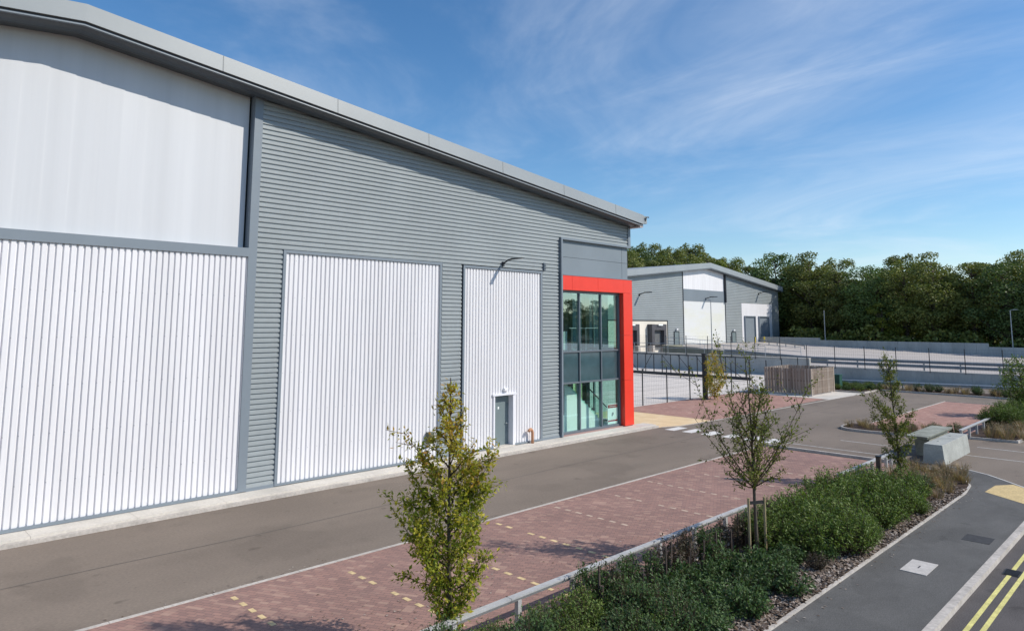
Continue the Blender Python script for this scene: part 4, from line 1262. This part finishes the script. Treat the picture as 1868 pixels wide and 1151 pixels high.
def young_tree(name, label, loc, stem_h, prof, nbr, leafs, lsize, mat_leaf, seed, lean=(0, 0), stem_r=.04, rise=1.0, tip_mat=None, fork=None, twig_n=7, density=None, stem_end=1.0, arms=()):
    """prof: list (z, radius) ; branches leave the stem below z and reach the profile"""
    global rnd
    rnd = random.Random(seed)
    root = thing(name, label, 'tree', loc)
    st = MB()
    pts = []
    n = 10
    for i in range(n + 1):
        t = i / n
        pts.append(Vector((lean[0] * t * t + .03 * math.sin(5 * t + seed), lean[1] * t * t + .03 * math.cos(4 * t + seed), stem_h * stem_end * t)))
    st.tube([tuple(p) for p in pts], [stem_r * (1 - .8 * i / n) for i in range(n + 1)], 8)
    trunk = st.build('trunk', M['bark'], root, smooth=True)
    lf = MB(); tp = MB(); tw = MB()
    def stem_at(z):
        t = max(0, min(.999, z / (stem_h * stem_end))) * n
        i = int(t)
        return pts[i].lerp(pts[i + 1], t - i)
    def R_at(z):
        for (z0, r0), (z1, r1) in zip(prof, prof[1:]):
            if z0 <= z <= z1: return r0 + (r1 - r0) * (z - z0) / (z1 - z0)
        return 0
    zmin, zmax = prof[0][0], prof[-1][0]
    per = leafs / nbr
    brs = []
    for b in range(nbr):
        z = zmin + (zmax - zmin) * ((b + rnd.random()) / nbr)
        r = R_at(z) * rnd.uniform(.55, 1.12)
        ang = b * 2.399 + rnd.uniform(-.4, .4)
        zs = max(zmin * .8 if fork is None else fork, z - r * rise)
        if fork is not None: zs = min(zs, fork + (z - fork) * .5)
        brs.append((Vector(stem_at(zs)), Vector((math.cos(ang) * r, math.sin(ang) * r, 0)) + Vector((pts[-1].x * z / stem_h, pts[-1].y * z / stem_h, z)), 1.0))
    for arm in arms:
        brs.append((Vector(stem_at(arm[0])), Vector(arm[1]), arm[2]))
    for a, e, dens in brs:
        mid = a.lerp(e, .5) + Vector((0, 0, -.12 * (e - a).length)) + (e - a).length * .08 * rvec()
        P = []
        for i in range(7):
            t = i / 6
            q = a * (1 - t) ** 2 + mid * 2 * t * (1 - t) + e * t * t
            P.append(q + rvec() * .015)
        Ln = (e - a).length
        tw.tube([tuple(q) for q in P], [max(.004, stem_r * .38 * (1 - i / 6.5)) for i in range(7)], 5, cap=False)
        cnt = int(per * dens * max(.35, Ln / (sum(p[1] for p in prof) / len(prof) * 1.2)))
        # twigs
        tws = []
        for k in range(twig_n):
            t = rnd.uniform(.25, 1); i = min(5, int(t * 6)); q = P[i].lerp(P[i + 1], t * 6 - i)
            dd = ((P[i + 1] - P[i]).normalized() * .8 + rvec() * .8 + Vector((0, 0, .25))).normalized()
            ll = Ln * rnd.uniform(.15, .38)
            tws.append((q, dd, ll))
            tw.tube([tuple(q), tuple(q + dd * ll)], [.006, .003], 4, cap=False)
        for k in range(cnt):
            if rnd.random() < .35:
                t = rnd.uniform(.2, 1); i = min(5, int(t * 6)); q = P[i].lerp(P[i + 1], t * 6 - i); dd = P[i + 1] - P[i]
            else:
                q0, dd, ll = rnd.choice(tws); q = q0 + dd * ll * rnd.uniform(.1, 1)
            d = (dd.normalized() * .6 + rvec() + Vector((0, 0, -.15))).normalized()
            tgt = tp if (tip_mat and q.z > stem_h * .6 and rnd.random() < (.95 if q.z > stem_h * .74 else .6)) else lf
            leaf(tgt, q + rvec() * lsize * rnd.uniform(.2, 1.5), d, lsize * rnd.uniform(.55, 1.15), .5)
    tw.build('branches', M['twig'], root)
    lf.build('crown', M[mat_leaf], root)
    if tip_mat and tp.f: tp.build('tip_leaves', M[tip_mat], root)
    return root


young_tree('young_tree', 'bushy yellow green young tree in the foreground in front of the warehouse doors', (7.78, 9.28, 0), 4.45,
           [(.35, .15), (.8, .34), (1.5, .58), (2.1, .82), (2.5, .85), (3.0, .6), (3.5, .40), (4.0, .24), (4.35, .08)], 54, 6600, .098, 'leaf_near', 3, (-.03, .03), .045, 1.1, 'leaf_tip',
           arms=((2.0, (.55, -.42, 3.1), 2.2), (1.8, (.52, -.40, 2.7), 1.4), (2.6, (-.6, .55, 3.55), .8), (2.0, (-.55, .52, 3.0), 1.0), (1.5, (-.6, .55, 2.35), 1.3), (1.3, (-.52, .46, 1.9), 1.0), (1.0, (-.55, .5, 1.2), .7), (.9, (.5, -.4, 1.5), .8)))
t2 = young_tree('young_tree', 'sparse vase shaped young tree tied between two stakes in the planting bed', (15.7, 7.7, 0), 4.3,
           [(1.9, .75), (2.3, .95), (2.9, .9), (3.5, .65), (4.1, .4)], 24, 2500, .09, 'leaf_mid', 11, (-.1, .1), .05, 1.3, None, fork=1.6,
           arms=((1.7, (-.85, 1.0, 4.0), .8), (1.9, (-.55, .62, 5.0), .7), (1.65, (.9, -.95, 3.9), .8), (1.65, (.75, -.85, 3.4), .6), (1.6, (-.95, 1.0, 3.2), .8), (1.9, (.1, .1, 4.6), .8)))
for k, (dx_, dy_) in enumerate(((-.19, .10), (.19, -.10))):
    s = thing('tree_stake', ('pale timber stake on the left of the sparse young tree', 'pale timber stake on the right of the sparse young tree')[k], 'stake', (15.7 + dx_, 7.7 + dy_, 0), group='stakes of the sparse young tree')
    MB().tube([(0, 0, 0), (0, 0, 1.38)], .032, 8).build('stake_pole', M['stake'], s)
    MB().box(-.03, .03, -.03, .03, 1.38, 1.39).build('stake_top', M['stake'], s)
MB().bar((-.19, .10, 1.28), (.19, -.10, 1.28), .025, .07).build('tree_tie', M['black'], t2)
young_tree('young_tree', 'upright leafy young tree at the far end of the bed by the shorter knee rail', (26.1, 7.7, 0), 4.0,
           [(.3, .12), (.8, .16), (1.3, .4), (1.9, .58), (2.4, .62), (3.0, .5), (3.5, .35), (4.3, .2)], 30, 3300, .10, 'leaf_mid', 21, (-.12, .08), .05, 1.3,
           arms=((2.2, (-.75, .8, 3.0), .5), (2.8, (-.2, .2, 4.4), .4), (1.0, (.1, -.25, .7), 1.0)))
young_tree('sapling', 'small yellow green sapling growing against the thick black gate post', (45.75, 25.3, 0), 3.3,
           [(.2, .3), (.8, .6), (1.3, .95), (1.9, 1.1), (2.4, .85), (3.0, .4), (3.4, .1)], 32, 2600, .15, 'leaf_tip', 31, (0, 0), .03, 1.0)
MB_ = thing('sapling_cane', 'thin pale cane supporting the sapling by the gate post', 'stake', (45.9, 25.2, 0))
MB().tube([(0, 0, 0), (0, 0, 3.0)], .018, 6).build('cane', M['stake'], MB_)
MB().tube([(0, 0, 3.0), (0, 0, 3.03)], .02, 6).build('cane_top', M['stake'], MB_)
young_tree('young_tree', 'dense dark leaved young tree at the right edge of the picture', (50.6, 7.9, 0), 3.4,
           [(1.0, .5), (1.5, 1.1), (2.1, 1.5), (2.7, 1.2), (3.2, .6), (3.5, .15)], 46, 3200, .16, 'leaf_shrub', 41, (0, .2), .06, .8)


# ------------------------------------------------------------------ shrubs
ORD = 'first second third fourth fifth sixth seventh eighth ninth tenth eleventh twelfth thirteenth fourteenth fifteenth sixteenth seventeenth eighteenth nineteenth twentieth twenty-first twenty-second twenty-third twenty-fourth'.split()
def shrub(name, nst, h, r, nleaf, ls, m, seed, droop=.2, wid=.45):
    global rnd
    rnd = random.Random(seed)
    root = thing(name, 'shrub', 'shrub')
    tw = MB(); lf = MB()
    per = nleaf // nst
    for k in range(nst):
        a = rnd.uniform(0, 2 * PI); rr = r * math.sqrt(rnd.random()); top = h * (1 - .55 * (rr / r) ** 2) * rnd.uniform(.75, 1.1)
        e = Vector((math.cos(a) * rr, math.sin(a) * rr, top)); b = Vector((math.cos(a) * rr * .35, math.sin(a) * rr * .35, 0))
        m_ = b.lerp(e, .5) + Vector((0, 0, .1 * h))
        P = [b * (1 - t) ** 2 + m_ * 2 * t * (1 - t) + e * t * t for t in (0, .33, .66, 1)]
        tw.tube([tuple(q) for q in P], [.008, .007, .005, .003], 4, cap=False)
        for q_ in range(per):
            t = 1 - rnd.random() ** 1.5 * .85; i = min(2, int(t * 3)); q = P[i].lerp(P[i + 1], t * 3 - i)
            out = Vector((math.cos(a), math.sin(a), 0)) * .4
            leaf(lf, q + rvec() * ls * .9, rvec() + out + Vector((0, 0, .25 - droop)), ls * rnd.uniform(.6, 1.25), wid)
    tw.build('stems', M['twig'], root)
    lf.build('foliage', M[m], root)
    return root


def grass_clump(name, n, h, r, seed, m='dry'):
    global rnd
    rnd = random.Random(seed)
    g = MB()
    for k in range(n):
        a = rnd.uniform(0, 2 * PI); rr = r * math.sqrt(rnd.random()) * .6
        b = Vector((math.cos(a) * rr, math.sin(a) * rr, 0)); hh = h * rnd.uniform(.5, 1.1)
        d = Vector((math.cos(a) * rnd.uniform(.1, .6), math.sin(a) * rnd.uniform(.1, .6), 1)) * hh
        s = Vector((-math.sin(a + rnd.random()), math.cos(a), 0)) * .009
        mdl = b + d * .55 + Vector((0, 0, .06 * hh)); t = b + d; t.z *= .93
        g.quad(tuple(b - s), tuple(b + s), tuple(mdl + s), tuple(mdl - s)); g.tri(tuple(mdl - s), tuple(mdl + s), tuple(t))
        if rnd.random() < .5:
            for q in range(3): leaf(g, t + rvec() * .02, rvec() + Vector((0, 0, .3)), .045, .5)
    o = g.build(name, M[m])
    return tag(o, 'grass', 'grass clump')


pa = [shrub('low_shrub', 60, .55, .55, 1500, .085, 'leaf_dark', 100, .5), shrub('low_shrub', 60, .62, .5, 1500, .09, 'leaf_dark', 101, .5)]
pb = [shrub('green_shrub', 80, 1.05, .62, 2300, .075, 'leaf_shrub', 102, .1), shrub('green_shrub', 80, .95, .7, 2300, .08, 'leaf_shrub', 103, .1)]
pc = [shrub('fine_shrub', 90, .68, .55, 2300, .055, 'leaf_shrub', 104, .1), shrub('fine_shrub', 90, .78, .5, 2300, .055, 'leaf_dark', 105, .1)]
pr_ = [shrub('bronze_shrub', 50, .55, .4, 1100, .06, 'leaf_red', 106, .1)]
hd = [shrub('hedging_plant', 26, .95, .24, 650, .07, 'leaf_dark', 107, 0), shrub('hedging_plant', 22, .9, .22, 560, .07, 'leaf_red', 108, 0)]
gc = [grass_clump('dry_grass_clump', 110, .62, .42, 109), grass_clump('dry_grass_clump', 90, .5, .45, 110)]
reg(None)
used = set()
rnd = random.Random(5)


def place(protos, spots, label0, group, sc=(.8, 1.2)):
    for x, y, *rest in spots:
        label = label0
        if '{c}' in label:
            ci, ri = COLS[(x, y)]
            label = label.format(c=ORD[ci], r=ORD[ri])
        p = rnd.choice(protos)
        s = rest[0] if rest else rnd.uniform(*sc)
        z = rest[1] if len(rest) > 1 else .03
        if p not in used:
            used.add(p); o = p
            o.location = (x, y, z); o.rotation_euler = (0, 0, rnd.uniform(0, 6.28)); o.scale = (s, s, s * rnd.uniform(.9, 1.1)); o['label'] = label; o['group'] = group
        else:
            o = dup(p, (x, y, z), rnd.uniform(0, 6.28), (s, s, s * rnd.uniform(.9, 1.1)), label, group)


COLS = {}


def scatter(x0, x1, y0, y1, dx, dy, j=.35, cond=None):
    out = []; x = x0
    i = 0; ci = -1
    while x < x1:
        rr = 0
        y = y0 + (dy / 2 if i % 2 else 0)
        while y < y1:
            px, py_ = x + rnd.uniform(-j, j) * dx, y + rnd.uniform(-j, j) * dy
            if cond is None or cond(px, py_):
                if rr == 0: ci += 1
                out.append((px, py_)); COLS[(px, py_)] = (ci, rr); rr += 1
            y += dy
        x += dx; i += 1
    return out


place(pc, scatter(4.5, 11.6, 6.5, 8.65, .62, .62, .35, lambda x, y: x < 10.9 or y > 7.9), 'fine leaved shrub, {c} row from the near bed end, {r} from the footpath', 'fine leaved shrubs at the near end of the bed')
place(pa, scatter(10.9, 15.0, 6.35, 7.95, .84, .80, .18, lambda x, y: not (x > 14.2 and y > 7.1) and y > 6.1 + (x - 10) * .03), 'low drooping shrub, {c} row of the mulched part, {r} from the footpath', 'low drooping shrubs on the bark mulch', (.8, 1.05))
place([pr_[0]] + [pc[0]], [(x, 6.35 + .15 * math.sin(x * 3)) for x in (17.2, 18.6, 19.3, 21.1, 22.6)], 'small brownish or pale shrub at the footpath side of the tall green shrubs', 'small shrubs before the tall ones', (.6, .8))
place(pr_ + pa, scatter(14.6, 17.0, 6.5, 7.2, .7, .6, .3), 'small loose shrub on bark mulch beside the footpath edging right of the stakes', 'small shrubs along the footpath edge', (.7, .95))
place(pb, scatter(16.4, 24.0, 6.45, 8.5, .66, .60, .3, lambda x, y: y > 6.4 + .25 * math.sin(x * 2)), 'tall green shrub, {c} row beyond the staked tree, {r} from the footpath', 'tall green shrubs in the middle of the bed', (.68, 1.2))
place([pc[1]], scatter(22.8, 25.4, 6.6, 7.6, .7, .6), 'darker green shrub at the foot of the upright tree', 'dark shrubs below the upright tree', (.7, 1.0))
place(gc, scatter(24.0, 29.6, 6.3, 8.5, .5, .45, .35, lambda x, y: (x - 27) ** 2 / 7 + (y - 7.3) ** 2 / 1.9 < 1.3), 'dry grass clump, {c} row towards the rounded bed tip, {r} from the footpath', 'dry grass clumps at the rounded bed end', (.55, .85))
place(gc, [(x, y, s, .10) for x, y, s in [(38.1 + .5 * i % 1.3, 9.4 + i * .38, .8) for i in range(12)]], 'one of the dry brown clumps in the narrow island between the bays', 'dry clumps in the island')
place([pc[1]], [(39.0, 8.9, .9, .1), (39.1, 9.8, .8, .1), (38.7, 10.8, .7, .1)], 'one of the dark green low shrubs at the near end of the narrow island', 'dark shrubs in the island')
place(gc, [(x, y, 1.0, .08) for x, y in scatter(39.8, 50, 6.4, 7.7, .75, .6)], 'one of the pale dry grass clumps in the bed right of the concrete blocks', 'dry grass in the right hand bed')
place(pb + [pc[1]], [(x, y, 1.1, .08) for x, y in scatter(43.5, 54, 7.4, 8.7, 1.0, .7)], 'bush behind the dry grass, {c} row from the blocks, {r} from the front', 'bushes at the right edge')
place([pc[1], gc[0], gc[1]], [(x, y, .9, .09) for x, y in scatter(62.2, 64.0, 6, 19, .9, .8)], 'one of the scrubby plants in the strip before the low guard rail', 'scrub along the low guard rail')
place([pa[0], pc[0]], [(x, y, .8, .09) for x, y in scatter(59.2, 63, 19.8, 23.6, .9, .9, .3, lambda x, y: (x - 60.2) ** 2 + (y - 22.1) ** 2 > .8)], 'green shrub beside the utility cabinet behind the enclosure', 'shrubs by the utility cabinet')
place(hd, [(10.6 + i * .36 + rnd.uniform(-.08, .08), 8.32 + rnd.uniform(-.12, .12), 1.0) for i in range(24)], 'upright hedging plant lined up behind the knee rail', 'hedging plants in guards', (.8, 1.2))
HD = sorted([o for o in bpy.data.objects if o.get('group') == 'hedging plants in guards'], key=lambda o: o.location.x)
for i, o in enumerate(HD): o['label'] = ORD[i] + ' upright hedging plant from the near end of the row behind the rail'
# guard stakes
s0 = thing('plant_stake', 'first short brown stake from the near end of the hedging row', 'stake', (10.5, 8.2, 0), group='short stakes in the hedging row')
MB().tube([(0, 0, 0), (0, 0, .62)], [.045, .038], 7).build('guard_tube', M['guard_tube'], s0)
MB().box(-.016, .016, .04, .072, 0, .95).build('cane', M['guard_tube'], s0)
reg(None)
for i in range(1, 22):
    dup(s0, label=ORD[i] + ' short brown stake from the near end of the hedging row', loc=(10.5 + i * .37 + rnd.uniform(-.06, .06), 8.12 + rnd.uniform(-.12, .12), 0), rz=rnd.uniform(0, 6.28), sc=(.8, .8, rnd.uniform(.6, 1.0)))
# mulch chips
rnd = random.Random(9)
g = MB()
def chip(x, y, z=.035):
    a = rnd.uniform(0, 6.28); l = rnd.uniform(.025, .075); w_ = rnd.uniform(.01, .025); t = rnd.uniform(-.5, .5)
    dx_, dy_ = math.cos(a), math.sin(a)
    zz = z + rnd.uniform(0, .03)
    g.quad((x - dx_ * l - dy_ * w_, y - dy_ * l + dx_ * w_, zz - t * l), (x + dx_ * l - dy_ * w_, y + dy_ * l + dx_ * w_, zz + t * l), (x + dx_ * l + dy_ * w_, y + dy_ * l - dx_ * w_, zz + t * l + .012), (x - dx_ * l + dy_ * w_, y - dy_ * l - dx_ * w_, zz - t * l + .012))
for k in range(26000):
    x = rnd.uniform(9, 29); y = rnd.uniform(5.95, 8.5) if rnd.random() < .5 else rnd.uniform(5.93, 6.8)
    if x > 27 and y < 6.2 + (x - 27) * .5: continue
    chip(x, y)
tag(g.build('bark_mulch', M['chips']), 'scattered bark chips', 'mulch', kind='stuff')


# fallen leaves along the kerbs and under the trees
g = MB()
rnd = random.Random(44)
for k in range(700):
    t = rnd.random()
    if t < .35: x, y, z = rnd.gauss(8, 1.6), rnd.gauss(10.6, .9), .014
    elif t < .6: x, y, z = rnd.uniform(2, 29), 14.44 + abs(rnd.gauss(0, .12)), .004
    elif t < .8: x, y, z = rnd.uniform(8, 28), 5.85 - abs(rnd.gauss(0, .18)), .01
    else: x, y, z = rnd.gauss(14.5, 2.0), rnd.gauss(10.3, .8), .014
    a = rnd.uniform(0, 6.28); l = rnd.uniform(.018, .04); c_, s_ = math.cos(a) * l, math.sin(a) * l
    g.quad((x - c_, y - s_, z), (x + s_ * .5, y - c_ * .5, z + .008), (x + c_, y + s_, z + .002), (x - s_ * .5, y + c_ * .5, z + .006))
tag(g.build('fallen_leaves', M['chips']), 'scattered fallen leaves along the kerbs', 'leaves', kind='stuff')


# ------------------------------------------------------------------ woodland
def big_tree(seed, h, rx, m='wood_a', n=5200, size=.36, lobes=26):
    global rnd
    rnd = random.Random(seed)
    root = thing('woodland_tree', 'tree', 'tree')
    st = MB()
    th_ = h * .38
    st.tube([(0, 0, -.5), (.1, 0, th_ * .5), (.0, .1, th_), (.2, 0, h * .7), (.1, .1, h * .9)], [.38, .30, .24, .12, .04], 8)
    L_ = []
    for k in range(lobes):
        t = rnd.random()
        z = h * (.22 + .72 * t)
        prof = math.sin(PI * min(1, (.12 + .80 * t))) ** .7
        a = k * 2.4 + rnd.uniform(-.5, .5); rr = rx * prof * rnd.uniform(.35, .85)
        c = Vector((math.cos(a) * rr, math.sin(a) * rr, z)); r = rx * rnd.uniform(.22, .40) * (1.15 - .4 * t)
        L_.append((c, r))
        b = Vector((0, 0, max(h * .15, z - rr * .8)))
        st.tube([tuple(b), tuple(b.lerp(c, .5) + Vector((0, 0, -.3))), tuple(c)], [.12, .07, .03], 5, cap=False)
    st.build('trunk', M['bark'], root, smooth=True)
    lf = MB()
    tot = sum(r * r for c, r in L_)
    for c, r in L_:
        for q in range(int(n * r * r / tot)):
            d = rvec()
            if d.z < -.35 and rnd.random() < .7: d.z = -d.z
            p = c + Vector((d.x, d.y, d.z * .78)) * r * (1 - .5 * rnd.random() ** 2.2) * rnd.uniform(.9, 1.18)
            s = size * rnd.uniform(.5, 1.25)
            nrm = (d + rvec() * .9).normalized()
            u = nrm.cross(Vector((rnd.uniform(-1, 1), rnd.uniform(-1, 1), 1))).normalized(); v = nrm.cross(u)
            b0 = len(lf.v)
            lf.v += [tuple(p - u * s * .5), tuple(p - v * s * .34 + nrm * s * .1), tuple(p + u * s * .55), tuple(p + v * s * .38)]
            lf.f.append((b0, b0 + 1, b0 + 2, b0 + 3))
    lf.build('crown', M[m], root)
    return root


bt = [big_tree(201, 17, 5.6, lobes=46, n=13000), big_tree(202, 15, 6.4, 'wood_d', lobes=52, n=14000), big_tree(203, 17.6, 5.0, lobes=44, n=12000), big_tree(204, 14, 4.8, 'wood_c', lobes=40, n=11000)]
bright = big_tree(205, 13, 4.0, 'wood_b', 4500, .42, 20)
reg(None)
rnd = random.Random(77)
bright.scale = (1.15, 1.15, 1.15); bright.location = (131.0, 69.5, 3.8); bright['label'] = 'bright yellow green tree showing above the right slope of the far warehouse roof'
used_t = set()
for k, (x, y, z, sc_, lab_) in enumerate(((126.5, 38.5, 1.2, .62, 'small bright green tree at the wood edge left of the middle'), (127, 8, .8, .6, 'small bright green tree at the wood edge at the far right'), (118, 94, 4, 1.0, 'bright green tree showing over the left roof slope of the far warehouse'))):
    dup(bright, (x, y, z), k * 1.9, (sc_ * 1.2, sc_ * 1.2, sc_), lab_)


def wood(i, x, y, z, s, label=None, group='trees of the wood behind the yards'):
    label = label or 'dark leafy tree of the wood behind the far warehouse and yards'
    p = bt[i]
    s3 = (s * rnd.uniform(.92, 1.1), s * rnd.uniform(.92, 1.1), s)
    if i not in used_t:
        used_t.add(i); o = p; o.location = (x, y, z); o.scale = s3; o['label'] = label; o['group'] = group
    else:
        o = dup(p, (x, y, z), rnd.uniform(0, 6.28), s3, label, group)
    return o


# right hand front row along the boundary wall
row = [(135, 60.5, 1, 1.16), (132, 52.5, 0, 1.0), (130, 46.5, 3, .95), (130, 41, 1, .93), (129, 35.5, 2, .86), (128, 31, 0, .93), (130, 26, 3, 1.02), (128, 21, 1, .92),
       (129, 15.5, 2, .87), (128, 10, 0, .95), (130, 5, 1, 1.0), (129, -1, 2, .9)]
for k, (x, y, i, s) in enumerate(row):
    lab = {0: 'tall round headed tree rising highest just right of the far warehouse', 5: 'broad crowned tree in the middle of the right hand tree line, above the stepped wall'}.get(k)
    lab = lab or ORD[k] + ' tree from the left in the front row behind the stepped boundary wall'
    o = wood(i, x, y, 1.0 + max(0, (y - 20) * .03), s, lab)
for k in range(13):
    y = 60 - k * 5.6; wood(rnd.randrange(4), 136 + rnd.uniform(-2, 2), y + rnd.uniform(-1.5, 1.5), 1.5, rnd.uniform(.86, 1.0))
for k in range(12):
    y = 66 - k * 6.5; wood(rnd.randrange(4), 145 + rnd.uniform(-2, 2), y, 2, rnd.uniform(.85, 1.02))
# behind the far warehouse
for k in range(17):
    x = 97 + k * 4.2; wood(rnd.randrange(4), x + rnd.uniform(-1.2, 1.2), 101 - (k * 1.3) + rnd.uniform(-2, 2), 5.0, rnd.uniform(.95, 1.08), None if k % 3 else None)
for k in range(15):
    x = 100 + k * 5.2; wood(rnd.randrange(4), x + rnd.uniform(-2, 2), 113 - k * 1.2 + rnd.uniform(-2, 2), 8.0, rnd.uniform(.98, 1.15))
for x, y, s in ((126, 88, .95), (134, 80, .95), (138, 72, 1.0), (120, 97, .9)):
    wood(rnd.randrange(4), x, y, 2.5, s)
# the wood that shows as a reflection in the entrance glass, across the road
for k in range(34):
    wood(rnd.randrange(4), 50 + (k % 17) * 9 + rnd.uniform(-2, 2), -72 - (k // 17) * 12 - rnd.uniform(0, 6), -1, rnd.uniform(.62, .8), 'tree across the road that shows only as a reflection in the glass', 'reflected trees across the road')
# undergrowth along the wall foot
rnd = random.Random(15)
g = MB()
for k in range(26000):
    far = k > 8000
    y = rnd.uniform(-12, 70); x = rnd.uniform(149, 158) if far else rnd.uniform(123, 131)
    if not far and y > 53: x += 9
    top = (6.5 + 2.5 * math.sin(y * .31) + 1.5 * math.sin(y * .83)) if far else 2.6 + .9 * math.sin(y * .5) + .5 * math.sin(y * 1.3)
    z = .9 + max(0, (y - 20) * .03) + rnd.random() ** .7 * top
    p = Vector((x, y, z)); u = rvec() * (.45 if far else .28); v = rvec() * (.4 if far else .25)
    g.quad(tuple(p - u), tuple(p - v), tuple(p + u), tuple(p + v))
tag(g.build('undergrowth', M['wood_a']), 'dark undergrowth at the foot of the wood', 'undergrowth', kind='stuff')

# remove unused prototypes
for p in pa + pb + pc + pr_ + hd + gc:
    if p not in used:
        for ch in KIDS.get(p, []): bpy.data.objects.remove(ch)
        bpy.data.objects.remove(p)
